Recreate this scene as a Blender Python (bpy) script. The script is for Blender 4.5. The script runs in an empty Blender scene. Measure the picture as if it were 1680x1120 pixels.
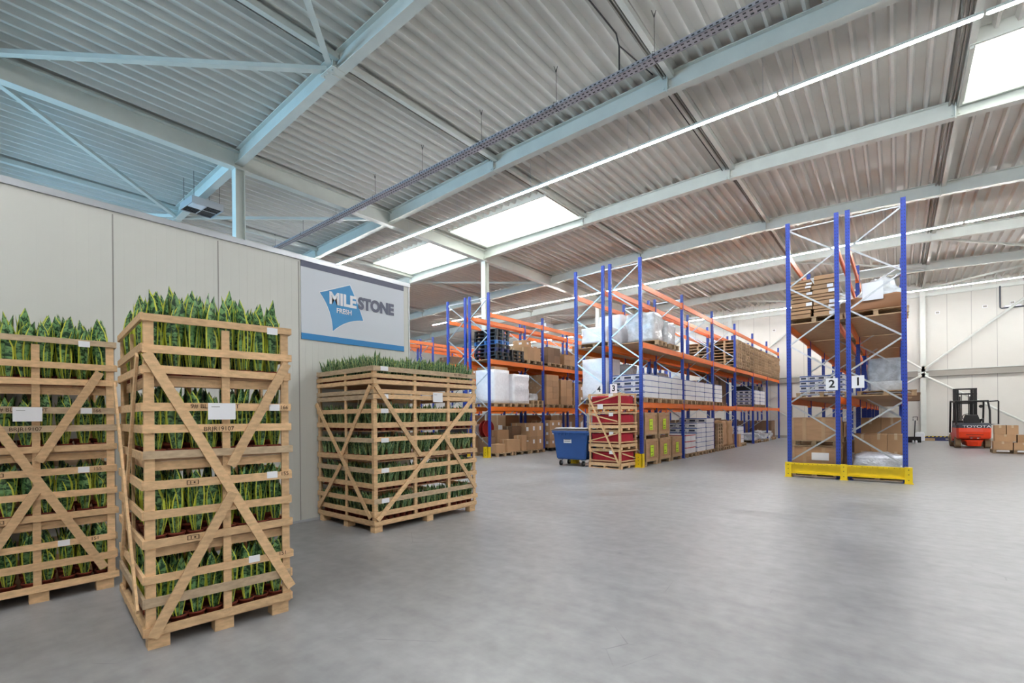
import bpy, math, random
from mathutils import Vector, Matrix
random.seed(7)
S = bpy.context.scene
COL = S.collection
# ------------------------------------------------------------------ camera
YAW = math.atan2(632, 778.0); ROLL = math.atan(.0095)
cam = bpy.data.cameras.new('camera'); camo = bpy.data.objects.new('camera', cam); COL.objects.link(camo)
cam.sensor_fit = 'HORIZONTAL'; cam.sensor_width = 36; cam.lens = 778/1680*36
cam.shift_x = 0; cam.shift_y = 124/1680; cam.clip_start = .05; cam.clip_end = 200
camo.matrix_world = Matrix.Translation((0, 0, 1.5)) @ Matrix.Rotation(YAW, 4, 'Z') @ Matrix.Rotation(math.pi/2, 4, 'X') @ Matrix.Rotation(-ROLL, 4, 'Z')
S.camera = camo
# ------------------------------------------------------------------ light and exposure
S.view_settings.view_transform = 'Standard'; S.view_settings.look = 'None'
S.view_settings.gamma = 1; S.view_settings.use_curve_mapping = False
S.view_settings.exposure = 0.33
LED_POWER = 160.0
w = bpy.data.worlds.new('sky'); S.world = w; w.use_nodes = True
bg = w.node_tree.nodes['Background']; bg.inputs[0].default_value = (.34, .68, 1.0, 1); bg.inputs[1].default_value = 11.0
def portal(loc, rot, sx, sy):
    l = bpy.data.lights.new('daylight_portal', 'AREA'); l.shape = 'RECTANGLE'; l.size = sx; l.size_y = sy
    l.cycles.is_portal = True
    o = bpy.data.objects.new('daylight_portal', l); COL.objects.link(o); o.location = loc; o.rotation_euler = rot
# ------------------------------------------------------------------ materials
MATS = {}
def lin(c):
    return tuple(((v/255+.055)/1.055)**2.4 if v/255 > .04045 else v/255/12.92 for v in c)
def mat(name, rgb, rough=.5, metal=0, var=0, noise=0, scale=8, stretch=None, bump=0, bscale=40, emit=None, spec=.5, coat=0):
    m = bpy.data.materials.new(name); m.use_nodes = True; nt = m.node_tree; N = nt.nodes; L = nt.links
    b = N['Principled BSDF']; c = lin(rgb)
    b.inputs['Base Color'].default_value = (*c, 1); b.inputs['Roughness'].default_value = rough; b.inputs['Metallic'].default_value = metal
    b.inputs['Specular IOR Level'].default_value = spec; b.inputs['Coat Weight'].default_value = coat
    tc = N.new('ShaderNodeTexCoord'); src = None
    if noise or var:
        hsv = N.new('ShaderNodeHueSaturation'); hsv.inputs['Color'].default_value = (*c, 1)
        val = None
        if noise:
            mp = N.new('ShaderNodeMapping'); mp.inputs['Scale'].default_value = stretch or (1, 1, 1)
            L.new(tc.outputs['Object'], mp.inputs[0])
            n = N.new('ShaderNodeTexNoise'); n.inputs['Scale'].default_value = scale; n.inputs['Detail'].default_value = 6
            L.new(mp.outputs[0], n.inputs['Vector'])
            mr = N.new('ShaderNodeMapRange'); mr.inputs[1].default_value = .3; mr.inputs[2].default_value = .7
            mr.inputs[3].default_value = 1-noise; mr.inputs[4].default_value = 1+noise
            L.new(n.outputs['Fac'], mr.inputs[0]); val = mr.outputs[0]
        if var:
            oi = N.new('ShaderNodeObjectInfo'); mr2 = N.new('ShaderNodeMapRange')
            mr2.inputs[3].default_value = 1-var; mr2.inputs[4].default_value = 1+var
            L.new(oi.outputs['Random'], mr2.inputs[0])
            if val:
                mu = N.new('ShaderNodeMath'); mu.operation = 'MULTIPLY'; L.new(val, mu.inputs[0]); L.new(mr2.outputs[0], mu.inputs[1]); val = mu.outputs[0]
            else: val = mr2.outputs[0]
        L.new(val, hsv.inputs['Value']); L.new(hsv.outputs[0], b.inputs['Base Color'])
    if bump:
        n2 = N.new('ShaderNodeTexNoise'); n2.inputs['Scale'].default_value = bscale; n2.inputs['Detail'].default_value = 4
        L.new(tc.outputs['Object'], n2.inputs['Vector'])
        bp = N.new('ShaderNodeBump'); bp.inputs['Strength'].default_value = bump; bp.inputs['Distance'].default_value = .02
        L.new(n2.outputs['Fac'], bp.inputs['Height']); L.new(bp.outputs[0], b.inputs['Normal'])
    if emit:
        b.inputs['Emission Color'].default_value = (1, 1, 1, 1); b.inputs['Emission Strength'].default_value = emit
    MATS[name] = m
    return m
mat('pine', (212, 176, 134), .7, var=.14, noise=.16, scale=5, stretch=(3, 3, 9), bump=.15)
mat('pine_grey', (182, 160, 132), .75, var=.1, noise=.18, scale=5, stretch=(3, 3, 9))
mat('ply', (176, 138, 104), .65, var=.08, noise=.12, scale=3, stretch=(1, 1, 6))
mat('chipboard', (178, 146, 112), .7, noise=.1, scale=6)
mat('pallet_wood', (172, 146, 114), .8, var=.22, noise=.2, scale=6, stretch=(2, 2, 6))
mat('kraft', (176, 140, 104), .75, var=.13, noise=.06, scale=3)
mat('kraft_dark', (120, 94, 72), .75, var=.15, noise=.06, scale=3)
mat('tape', (196, 172, 140), .35)
mat('white_card', (222, 224, 228), .55, var=.05)
mat('white_wrap', (240, 242, 248), .3, noise=.05, scale=9, bump=.8, bscale=14, coat=.4)
mat('clear_wrap', (196, 202, 208), .2, noise=.25, scale=6, bump=.9, bscale=20, coat=.6)
mat('blue_print', (52, 84, 158), .5)
mat('dark_print', (60, 66, 84), .5)
mat('red_print', (176, 44, 52), .5)
mat('paper', (232, 233, 238), .6)
mat('ink', (30, 30, 34), .6)
mat('ink_brown', (70, 45, 30), .8)
mat('yellow_label', (196, 224, 50), .5)
mat('orange_paint', (238, 118, 34), .38, noise=.04, scale=4)
mat('galv', (188, 194, 200), .32, metal=.75, noise=.1, scale=14)
mat('yellow_paint', (232, 200, 20), .4, noise=.05, scale=8)
mat('white_steel', (206, 210, 204), .42, noise=.04, scale=3)
mat('deck_steel', (206, 206, 201), .5, noise=.03, scale=2.2)
mat('panel_white', (206, 207, 202), .4, noise=.015, scale=2)
mat('wall_grey', (204, 202, 195), .5, noise=.02, scale=1.5)
mat('seam', (150, 149, 145), .6)
mat('girt_grey', (150, 146, 138), .5)
mat('trim_metal', (196, 200, 206), .3, metal=.5)
mat('tray_metal', (168, 166, 174), .45, metal=.3, noise=.2, scale=90)
mat('black_plastic', (28, 29, 32), .4, noise=.15, scale=9)
mat('blue_plastic', (50, 110, 180), .4)
mat('navy', (38, 44, 92), .5)
mat('bin_blue', (40, 84, 152), .42, noise=.05, scale=4)
mat('bin_lid', (56, 44, 52), .5)
mat('rubber', (24, 24, 25), .7)
mat('tyre_tan', (150, 128, 98), .8)
mat('red_cloth', (164, 28, 46), .85, noise=.12, scale=7, bump=.6, bscale=10)
mat('fork_red', (226, 62, 22), .35)
mat('fork_dark', (40, 48, 62), .4)
mat('fork_black', (20, 20, 22), .45)
mat('terracotta', (128, 54, 36), .7, var=.12)
mat('soil', (44, 32, 26), .9)
mat('sign_white', (206, 212, 222), .45)
mat('sign_slate', (92, 96, 118), .5)
mat('sign_blue', (30, 130, 196), .45)
mat('logo_blue', (56, 144, 202), .45, noise=.06, scale=3)
mat('lamp_white', (255, 255, 255), .5, emit=LED_POWER)
mat('dark_inside', (40, 40, 42), .7)
mat('reel_red', (150, 34, 30), .5)
mat('foil', (200, 204, 214), .25, metal=.3, noise=.15, scale=8, bump=1, bscale=12)
mat('teal_print', (60, 140, 130), .5)
mat('brown_print', (150, 104, 70), .6)
# blue rack post with punched holes
def post_mat():
    m = mat('blue_paint', (34, 62, 158), .36); nt = m.node_tree; N = nt.nodes; L = nt.links; b = N['Principled BSDF']
    tc = N.new('ShaderNodeTexCoord'); sp = N.new('ShaderNodeSeparateXYZ'); L.new(tc.outputs['Object'], sp.inputs[0])
    m1 = N.new('ShaderNodeMath'); m1.operation = 'FRACT'; sc = N.new('ShaderNodeMath'); sc.operation = 'MULTIPLY'; sc.inputs[1].default_value = 1/.075
    L.new(sp.outputs['Z'], sc.inputs[0]); L.new(sc.outputs[0], m1.inputs[0])
    lt = N.new('ShaderNodeMath'); lt.operation = 'LESS_THAN'; lt.inputs[1].default_value = .3; L.new(m1.outputs[0], lt.inputs[0])
    ab = N.new('ShaderNodeMath'); ab.operation = 'ABSOLUTE'; L.new(sp.outputs['X'], ab.inputs[0])
    l2 = N.new('ShaderNodeMath'); l2.operation = 'COMPARE'; l2.inputs[1].default_value = .022; l2.inputs[2].default_value = .006; L.new(ab.outputs[0], l2.inputs[0])
    mu = N.new('ShaderNodeMath'); mu.operation = 'MULTIPLY'; L.new(lt.outputs[0], mu.inputs[0]); L.new(l2.outputs[0], mu.inputs[1])
    mx = N.new('ShaderNodeMix'); mx.data_type = 'RGBA'; mx.inputs[6].default_value = (*lin((34, 62, 158)), 1); mx.inputs[7].default_value = (*lin((14, 20, 50)), 1)
    L.new(mu.outputs[0], mx.inputs[0]); L.new(mx.outputs[2], b.inputs['Base Color'])
post_mat()
def floor_mat():
    m = bpy.data.materials.new('polished_concrete'); m.use_nodes = True; nt = m.node_tree; N = nt.nodes; L = nt.links; b = N['Principled BSDF']
    tc = N.new('ShaderNodeTexCoord')
    n1 = N.new('ShaderNodeTexNoise'); n1.inputs['Scale'].default_value = .9; n1.inputs['Detail'].default_value = 8; n1.inputs['Roughness'].default_value = .62; L.new(tc.outputs['Object'], n1.inputs['Vector'])
    n2 = N.new('ShaderNodeTexNoise'); n2.inputs['Scale'].default_value = 7; n2.inputs['Detail'].default_value = 8; L.new(tc.outputs['Object'], n2.inputs['Vector'])
    n3 = N.new('ShaderNodeTexNoise'); n3.inputs['Scale'].default_value = 120; n3.inputs['Detail'].default_value = 2; L.new(tc.outputs['Object'], n3.inputs['Vector'])
    r = N.new('ShaderNodeValToRGB'); r.color_ramp.elements[0].position = .3; r.color_ramp.elements[1].position = .72
    r.color_ramp.elements[0].color = (*lin((126, 127, 129)), 1); r.color_ramp.elements[1].color = (*lin((164, 165, 167)), 1)
    mx = N.new('ShaderNodeMath'); mx.operation = 'MULTIPLY_ADD'; mx.inputs[1].default_value = .45; L.new(n2.outputs['Fac'], mx.inputs[0]); 
    mm = N.new('ShaderNodeMath'); mm.operation = 'MULTIPLY'; mm.inputs[1].default_value = .55; L.new(n1.outputs['Fac'], mm.inputs[0]); L.new(mm.outputs[0], mx.inputs[2])
    L.new(mx.outputs[0], r.inputs[0])
    # trowel streaks running across the hall, and masked hairline scratches
    mp = N.new('ShaderNodeMapping'); mp.inputs['Scale'].default_value = (.5, 3.2, 1); mp.inputs['Rotation'].default_value = (0, 0, .5); L.new(tc.outputs['Object'], mp.inputs[0])
    n4 = N.new('ShaderNodeTexNoise'); n4.inputs['Scale'].default_value = 1.6; n4.inputs['Detail'].default_value = 7; n4.inputs['Roughness'].default_value = .6; L.new(mp.outputs[0], n4.inputs['Vector'])
    st = N.new('ShaderNodeMapRange'); st.inputs[1].default_value = .3; st.inputs[2].default_value = .7; st.inputs[3].default_value = .90; st.inputs[4].default_value = 1.08; L.new(n4.outputs['Fac'], st.inputs[0])
    v = N.new('ShaderNodeTexVoronoi'); v.feature = 'DISTANCE_TO_EDGE'; v.inputs['Scale'].default_value = 1.3; L.new(tc.outputs['Object'], v.inputs['Vector'])
    cr = N.new('ShaderNodeMapRange'); cr.inputs[1].default_value = .002; cr.inputs[2].default_value = .006; cr.inputs[3].default_value = 1; cr.inputs[4].default_value = 0; L.new(v.outputs['Distance'], cr.inputs[0])
    mk = N.new('ShaderNodeMapRange'); mk.inputs[1].default_value = .56; mk.inputs[2].default_value = .62; mk.inputs[3].default_value = 0; mk.inputs[4].default_value = .25; L.new(n1.outputs['Fac'], mk.inputs[0])
    pr = N.new('ShaderNodeMath'); pr.operation = 'MULTIPLY'; L.new(cr.outputs[0], pr.inputs[0]); L.new(mk.outputs[0], pr.inputs[1])
    sb = N.new('ShaderNodeMath'); sb.operation = 'SUBTRACT'; L.new(st.outputs[0], sb.inputs[0]); L.new(pr.outputs[0], sb.inputs[1])
    hs = N.new('ShaderNodeHueSaturation'); L.new(r.outputs[0], hs.inputs['Color']); L.new(sb.outputs[0], hs.inputs['Value']); L.new(hs.outputs[0], b.inputs['Base Color'])
    rr = N.new('ShaderNodeMapRange'); rr.inputs[1].default_value = .35; rr.inputs[2].default_value = .65; rr.inputs[3].default_value = .31; rr.inputs[4].default_value = .40; L.new(n1.outputs['Fac'], rr.inputs[0]); L.new(rr.outputs[0], b.inputs['Roughness'])
    bp = N.new('ShaderNodeBump'); bp.inputs['Strength'].default_value = .04; bp.inputs['Distance'].default_value = .01; L.new(n3.outputs['Fac'], bp.inputs['Height']); L.new(bp.outputs[0], b.inputs['Normal'])
    MATS['concrete'] = m
floor_mat()
def leaf_mat(name, dark, light, edge, ew):
    m = bpy.data.materials.new(name); m.use_nodes = True; nt = m.node_tree; N = nt.nodes; L = nt.links; b = N['Principled BSDF']
    uv = N.new('ShaderNodeUVMap'); sp = N.new('ShaderNodeSeparateXYZ'); L.new(uv.outputs[0], sp.inputs[0])
    mp = N.new('ShaderNodeMapping'); mp.inputs['Scale'].default_value = (1.6, 11, 1); L.new(uv.outputs[0], mp.inputs[0])
    oi = N.new('ShaderNodeObjectInfo'); ad = N.new('ShaderNodeVectorMath'); ad.operation = 'ADD'; L.new(mp.outputs[0], ad.inputs[0])
    L.new(oi.outputs['Random'], ad.inputs[1])
    n = N.new('ShaderNodeTexNoise'); n.inputs['Scale'].default_value = 1.6; n.inputs['Detail'].default_value = 4; n.inputs['Distortion'].default_value = .8; L.new(ad.outputs[0], n.inputs['Vector'])
    r = N.new('ShaderNodeValToRGB'); r.color_ramp.elements[0].position = .44; r.color_ramp.elements[1].position = .58
    r.color_ramp.elements[0].color = (*lin(dark), 1); r.color_ramp.elements[1].color = (*lin(light), 1); L.new(n.outputs['Fac'], r.inputs[0])
    s = N.new('ShaderNodeMath'); s.operation = 'SUBTRACT'; s.inputs[1].default_value = .5; L.new(sp.outputs['X'], s.inputs[0])
    a = N.new('ShaderNodeMath'); a.operation = 'ABSOLUTE'; L.new(s.outputs[0], a.inputs[0])
    g = N.new('ShaderNodeMath'); g.operation = 'GREATER_THAN'; g.inputs[1].default_value = ew; L.new(a.outputs[0], g.inputs[0])
    mx = N.new('ShaderNodeMix'); mx.data_type = 'RGBA'; L.new(g.outputs[0], mx.inputs[0]); L.new(r.outputs[0], mx.inputs[6]); mx.inputs[7].default_value = (*lin(edge), 1)
    L.new(mx.outputs[2], b.inputs['Base Color']); b.inputs['Roughness'].default_value = .38
    MATS[name] = m
leaf_mat('leaf_gold', (24, 62, 38), (122, 168, 108), (206, 212, 78), .41)
leaf_mat('leaf_pale', (28, 66, 42), (112, 150, 100), (190, 202, 136), .39)
# ------------------------------------------------------------------ mesh helpers
class MB:
    def __init__(s): s.v = []; s.f = []; s.m = []; s.uv = None
    def add(s, vs, fs, mi=0):
        o = len(s.v); s.v += [tuple(p) for p in vs]; s.f += [tuple(i+o for i in f) for f in fs]; s.m += [mi]*len(fs)
    def box(s, x0, x1, y0, y1, z0, z1, mi=0):
        s.add([(x0,y0,z0),(x1,y0,z0),(x1,y1,z0),(x0,y1,z0),(x0,y0,z1),(x1,y0,z1),(x1,y1,z1),(x0,y1,z1)],
              [(0,3,2,1),(4,5,6,7),(0,1,5,4),(1,2,6,5),(2,3,7,6),(3,0,4,7)], mi)
    def cbox(s, c, d, mi=0): s.box(c[0]-d[0]/2, c[0]+d[0]/2, c[1]-d[1]/2, c[1]+d[1]/2, c[2]-d[2]/2, c[2]+d[2]/2, mi)
    def plank(s, P, Q, w, t, n, mi=0, cut=0):
        P = Vector(P); Q = Vector(Q); d = (Q-P).normalized(); n = Vector(n).normalized(); u = d.cross(n).normalized()*(w/2); n = d.cross(u).normalized()*(t/2)
        vs = [P-u-n, P+u-n, P+u+n, P-u+n, Q-u-n, Q+u-n, Q+u+n, Q-u+n]
        s.add(vs, [(0,1,2,3),(4,7,6,5),(0,4,5,1),(1,5,6,2),(2,6,7,3),(3,7,4,0)], mi)
    def tube(s, pts, r, n=8, mi=0, cap=True):
        pts = [Vector(p) for p in pts]; o = len(s.v); rr = r if isinstance(r, (list, tuple)) else [r]*len(pts)
        vs = []
        for i, p in enumerate(pts):
            d = (pts[min(i+1, len(pts)-1)]-pts[max(i-1, 0)]).normalized()
            a = Vector((0,0,1)) if abs(d.z) < .95 else Vector((1,0,0)); u = d.cross(a).normalized(); v = d.cross(u)
            for k in range(n):
                t = 2*math.pi*k/n; vs.append(p+(u*math.cos(t)+v*math.sin(t))*rr[i])
        fs = []
        for i in range(len(pts)-1):
            for k in range(n): fs.append((i*n+k, i*n+(k+1) % n, (i+1)*n+(k+1) % n, (i+1)*n+k))
        if cap: fs += [tuple(range(n-1, -1, -1)), tuple(range((len(pts)-1)*n, len(pts)*n))]
        s.add(vs, fs, mi)
    def prism(s, poly, a, b, axis='x', mi=0):
        n = len(poly)
        def P(p, t): return (t, p[0], p[1]) if axis == 'x' else ((p[0], t, p[1]) if axis == 'y' else (p[0], p[1], t))
        vs = [P(p, a) for p in poly]+[P(p, b) for p in poly]
        fs = [tuple(range(n-1, -1, -1)), tuple(range(n, 2*n))]+[(i, (i+1) % n, (i+1) % n+n, i+n) for i in range(n)]
        s.add(vs, fs, mi)
    def ibeam(s, P, Q, bw, h, tf=.016, tw=.012, mi=0):
        # P,Q: centre of bottom flange underside; vertical web
        P = Vector(P); Q = Vector(Q); up = Vector((0,0,1)); 
        for (a, b, wd, ht) in ((0, tf, bw, 0), (h-tf, h, bw, 0), (tf, h-tf, tw, 0)):
            d = (Q-P).normalized(); sd = d.cross(up).normalized()*(wd/2)
            vs = [P-sd+up*a, P+sd+up*a, P+sd+up*b, P-sd+up*b, Q-sd+up*a, Q+sd+up*a, Q+sd+up*b, Q-sd+up*b]
            s.add(vs, [(0,1,2,3),(4,7,6,5),(0,4,5,1),(1,5,6,2),(2,6,7,3),(3,7,4,0)], mi)
    def mesh(s, name, mats, smooth=False, bevel=0):
        me = bpy.data.meshes.new(name); me.from_pydata(s.v, [], s.f); me.update()
        for m in (mats if isinstance(mats, (list, tuple)) else [mats]): me.materials.append(MATS[m])
        for p, i in zip(me.polygons, s.m): p.material_index = i
        if s.uv:
            l = me.uv_layers.new(name='UVMap')
            for k, c in enumerate(s.uv): l.data[k].uv = c
        if smooth:
            for p in me.polygons: p.use_smooth = True
        return me
    def build(s, name, mats, parent=None, smooth=False, loc=None, rz=0, bevel=0):
        o = bpy.data.objects.new(name, s.mesh(name, mats, smooth)); COL.objects.link(o)
        if parent: o.parent = parent
        if loc: o.location = loc
        if rz: o.rotation_euler.z = rz
        if bevel:
            b = o.modifiers.new('bevel', 'BEVEL'); b.width = bevel; b.segments = 2; b.limit_method = 'ANGLE'
        return o
def tag(o, label, cat, group=None, kind=None):
    o['label'] = label; o['category'] = cat
    if group: o['group'] = group
    if kind: o['kind'] = kind
    return o
def empty(name, loc, rz, label, cat, group=None):
    o = bpy.data.objects.new(name, None); COL.objects.link(o); o.location = loc; o.rotation_euler.z = rz; o.empty_display_size = .1
    return tag(o, label, cat, group)
def inst(name, me, loc, rz=0, parent=None, sc=None):
    o = bpy.data.objects.new(name, me); COL.objects.link(o); o.location = loc; o.rotation_euler.z = rz
    if parent: o.parent = parent
    if sc: o.scale = sc
    return o
def struct(o): o['kind'] = 'structure'; return o
def text(name, body, size, mats, M, parent=None, weight=0, depth=.002, align='CENTER', sx=1):
    c = bpy.data.curves.new(name, 'FONT'); c.body = body; c.size = size; c.extrude = depth; c.offset = weight; c.align_x = align; c.align_y = 'CENTER'
    t = bpy.data.objects.new(name+'_tmp', c); COL.objects.link(t)
    bpy.context.view_layer.update()
    me = bpy.data.meshes.new_from_object(t.evaluated_get(bpy.context.evaluated_depsgraph_get()))
    bpy.data.objects.remove(t); bpy.data.curves.remove(c)
    me.transform(M @ Matrix.Diagonal((sx, 1, 1, 1)))
    me.materials.clear(); me.materials.append(MATS[mats])
    o = bpy.data.objects.new(name, me); COL.objects.link(o)
    if parent: o.parent = parent
    return o
FX = Matrix(((0,0,1,0),(1,0,0,0),(0,1,0,0),(0,0,0,1)))      # text plane facing +X, running along +Y
FY = Matrix(((1,0,0,0),(0,0,-1,0),(0,1,0,0),(0,0,0,1)))     # text plane facing -Y, running along +X
# ------------------------------------------------------------------ the hall
XL, XR, YF, YB = -33.5, 13.0, -8.0, 34.9
KX = [(-34, 7.55), (-28.4, 7.8), (-23.5, 8.0), (-18.55, 8.12), (-13.65, 8.25), (-8.8, 8.42), (-3.8, 8.48), (1.1, 8.32), (6, 8.1), (14, 7.8)]
def zb(x, y=12):     # underside of the roof beams
    for (a, za), (b, zb_) in zip(KX, KX[1:]):
        if a <= x <= b: return za+(zb_-za)*(x-a)/(b-a)+.05-.005*(y-5)
    return 8
BH = .40
m = MB(); m.box(XL, XR, YF, YB, -.15, 0); struct(m.build('floor', 'concrete'))
# walls
def panel_wall(name, x0, x1, y, nrm, z1, mt):
    m = MB(); t = .15
    if nrm == '-y': m.box(x0, x1, y, y+t, 0, z1)
    o = m.build(name, mt); return struct(o)
m = MB(); m.box(XL, XR, YB, YB+.15, 0, 9.2)
x = XL+.3
while x < XR:
    m.box(x-.008, x+.008, YB-.002, YB+.01, 0, 9.0, 1)
    for q in (.33, .63): m.box(x+q-.003, x+q+.003, YB-.001, YB+.01, 0, 9.0, 0)
    x += .955
struct(m.build('wall_back', ['wall_grey', 'seam']))
m = MB(); m.box(XL-.15, XL, YF-.15, YB+.15, 0, 9.2); struct(m.build('wall_left', 'wall_grey'))
m = MB(); m.box(XR, XR+.15, YF-.15, YB+.15, 0, 9.2); struct(m.build('wall_right', 'wall_grey'))
# front wall behind the camera, with a high band of open windows
DOORS = [(-27.0, -12.0), (-5.0, -1.0)]
m = MB(); xs = [XL, DOORS[0][0], DOORS[0][1], DOORS[1][0], DOORS[1][1], XR]
m.box(xs[0], xs[1], YF-.15, YF, 0, 9.2); m.box(xs[2], xs[3], YF-.15, YF, 0, 9.2); m.box(xs[4], xs[5], YF-.15, YF, 0, 9.2)
m.box(xs[1], xs[2], YF-.15, YF, 7.9, 9.2); m.box(xs[1], xs[2], YF-.15, YF, 0, 4.0); m.box(xs[3], xs[4], YF-.15, YF, 0, 9.2)
struct(m.build('wall_front', 'wall_grey'))
portal((-19.5, YF-.2, 5.95), (math.pi/2, 0, 0), 15, 3.9)
# base strip
m = MB(); m.box(XL, XR, YB-.03, YB, 0, .16); struct(m.build('baseboard_back', 'girt_grey'))
# roof deck with ribs along Y; skylight openings
SKY = [(-13.35, -8.75), (-18.35, -14.0), (1.2, 5.9), (6.2, 10.9)]
SY0, SY1 = 12.75, 14.9
m = MB(); P = .305; x = XL-.1
while x < XR+.1:
    prof = [(0, .0), (.05, .0), (.09, .125), (.265, .125), (P, 0)]
    for (a, za), (b, zb_) in zip(prof, prof[1:]):
        mid = x+(a+b)/2; hole = any(h0 < mid < h1 for h0, h1 in SKY)
        segs = [(YF-.1, SY0), (SY1, YB+.1)] if hole else [(YF-.1, YB+.1)]
        for y0, y1 in segs:
            Z = lambda xx, yy, dz: zb(max(min(xx, 13.9), -33.9), yy)+BH+dz
            m.add([(x+a, y0, Z(x+a, y0, za)), (x+b, y0, Z(x+b, y0, zb_)), (x+b, y1, Z(x+b, y1, zb_)), (x+a, y1, Z(x+a, y1, za))], [(0, 3, 2, 1)])
    x += P
struct(m.build('ceiling', 'deck_steel'))
# skylights
for i, (a, b) in enumerate(SKY):
    zt = zb((a+b)/2)+BH; m = MB(); h = .42
    m.box(a-.06, b+.06, SY0-.06, SY0, zt-.06, zt+h); m.box(a-.06, b+.06, SY1, SY1+.06, zt-.1, zt+h)
    m.box(a-.06, a, SY0, SY1, zt-.1, zt+h); m.box(b, b+.06, SY0, SY1, zt-.1, zt+h)
    o = struct(m.build('window_%d' % (i+1), 'white_steel'))
    m = MB(); n = 3
    m.box(a-.06, b+.06, SY0-.06, SY1+.06, zt+h, zt+h+.02)
    g = bpy.data.materials.get('opal') 
    if not g:
        g = bpy.data.materials.new('opal'); g.use_nodes = True; nt = g.node_tree; nt.nodes.clear()
        out = nt.nodes.new('ShaderNodeOutputMaterial'); tr = nt.nodes.new('ShaderNodeBsdfTransparent'); gl = nt.nodes.new('ShaderNodeBsdfGlossy'); mx = nt.nodes.new('ShaderNodeMixShader')
        tr.inputs[0].default_value = (.97, .71, .56, 1); gl.inputs['Roughness'].default_value = .1; mx.inputs[0].default_value = .06
        nt.links.new(tr.outputs[0], mx.inputs[1]); nt.links.new(gl.outputs[0], mx.inputs[2]); nt.links.new(mx.outputs[0], out.inputs[0]); MATS['opal'] = g
    m.build('window_pane', 'opal', o)
    portal(((a+b)/2, (SY0+SY1)/2, zt+h+.1), (0, 0, 0), b-a, SY1-SY0)
# steel
tn = [0]
def trim(m, mt='white_steel'):
    tn[0] += 1; return struct(m.build('trim_%d' % tn[0], mt))
BY = [.35, 5.28, 10.17, 15.06, 20.0, 24.95, 29.9]
nodes = [a for a, _ in KX]
for y in BY:
    m = MB(); xs = [XL]+[a for a in nodes if XL < a < XR]+[XR]
    for a, b in zip(xs, xs[1:]): m.ibeam((a, y, zb(a, y)), (b, y, zb(b, y)), .20, BH-.005)
    for a in xs[1:-1]:
        m.box(a-.012, a+.012, y-.1, y+.1, zb(a, y)-.03, zb(a, y)+BH-.02)
        for s in (-1, 1):
            for q in (.06, .3): m.cbox((a+s*.06, y-.1, zb(a, y)+q), (.03, .02, .03))
    trim(m)
# main girder and its columns
GX = -13.65
m = MB(); g0 = zb(GX)-.14
m.ibeam((GX, YF, g0+.1), (GX, YB, g0-.05), .24, .46, .022, .014)
m.box(GX-.05, GX+.05, YF, YB, g0+.52, g0+.60)
trim(m)
def column(x, y, h, wd=.24):
    m = MB(); t = .016
    m.box(x-wd/2, x+wd/2, y-wd/2, y-wd/2+t, .02, h); m.box(x-wd/2, x+wd/2, y+wd/2-t, y+wd/2, .02, h); m.box(x-.006, x+.006, y-wd/2+t, y+wd/2-t, .02, h)
    m.box(x-wd/2-.03, x+wd/2+.03, y-wd/2-.03, y+wd/2+.03, 0, .02); m.box(x-wd/2, x+wd/2, y-wd/2-.02, y+wd/2+.02, h-.02, h)
    trim(m)
column(GX, 5.28, g0+.06); column(GX, 15.06, g0+.02); column(GX, 24.95, g0-.02)
for x in (-28.4, -18.55, -8.85, 1.13, 11): column(x, YB-.14, zb(x, YB), .24)
# tie lines between beams (paired, with grey strips standing in for the dark gap beside each)
for x in (-28.4, -23.5, -18.55, -8.8, -3.8, 1.1, 6.0):
    m = MB()
    for a, b in zip([YF]+BY, BY+[YB]):
        z = zb(x, (a+b)/2)+BH-.13
        m.box(x+.02, x+.13, a+.02, b-.02, z-.02, z+.10)
        m.box(x-.12, x-.09, a+.02, b-.02, z+.04, z+.12, 1); m.box(x-.05, x-.03, a+.02, b-.02, z+.03, z+.12, 1)
    trim(m, ['white_steel', 'girt_grey'])
# edge angle of wall top and girts on the back wall
m = MB(); m.box(XL, XR, YB-.1, YB-.02, 7.95, 8.12); trim(m)
m = MB(); m.box(XL, XR, YB-.16, YB-.005, 3.52, 3.86)
m.box(XL, XR, YB-.2, YB-.16, 3.84, 3.88, 1); trim(m, ['girt_grey', 'white_steel'])
def wbrace(P, Q, r=.055):
    m = MB(); m.tube([P, Q], r, 8)
    m.cbox(P, (.3, .02, .3)); m.cbox(Q, (.3, .02, .3)); trim(m)
yb = YB-.28
wbrace((1.2, yb, 3.95), (6.0, yb, 8.1)); wbrace((1.2, yb, 3.55), (6, yb, .3)); wbrace((1.06, yb, 3.95), (-3.8, yb, 7.95)); wbrace((1.06, yb, 3.6), (-3.8, yb, .35))
wbrace((-8.8, yb, 3.95), (-3.9, yb, 7.95)); wbrace((-8.8, yb, 3.6), (-3.9, yb, .35))
# roof bracing in plan
def rbrace(P, Q, w_=.12):
    m = MB(); m.plank(P, Q, w_, .012, (0, 0, 1)); m.plank(Vector(P)+Vector((0, 0, w_/2)), Vector(Q)+Vector((0, 0, w_/2)), w_, .012, (1, 0, 0)); trim(m)
J = (-8.85, 5.2, zb(-8.85, 5.2)+.06)
rbrace(J, (-13.6, .4, zb(-13.6, 0)+.1)); rbrace(J, (-3.85, .4, zb(-3.85, 0)+.1))
rbrace((-13.7, .4, zb(-13.6, 0)+.1), (-18.5, 5.2, zb(-18.5, 5)+.06)); rbrace((-23.3, .4, zb(-23.3, 0)+.1), (-18.6, 5.2, zb(-18.6, 5)+.06))
rbrace((-18.6, 5.3, zb(-18.6, 5)+.06), (-13.7, 10.1, zb(-13.7, 10)+.1), .09)
m = MB(); m.box(-9.05, -8.6, 5.06, 5.34, zb(-8.8, 5)-.01, zb(-8.8, 5)+.01)
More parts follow.
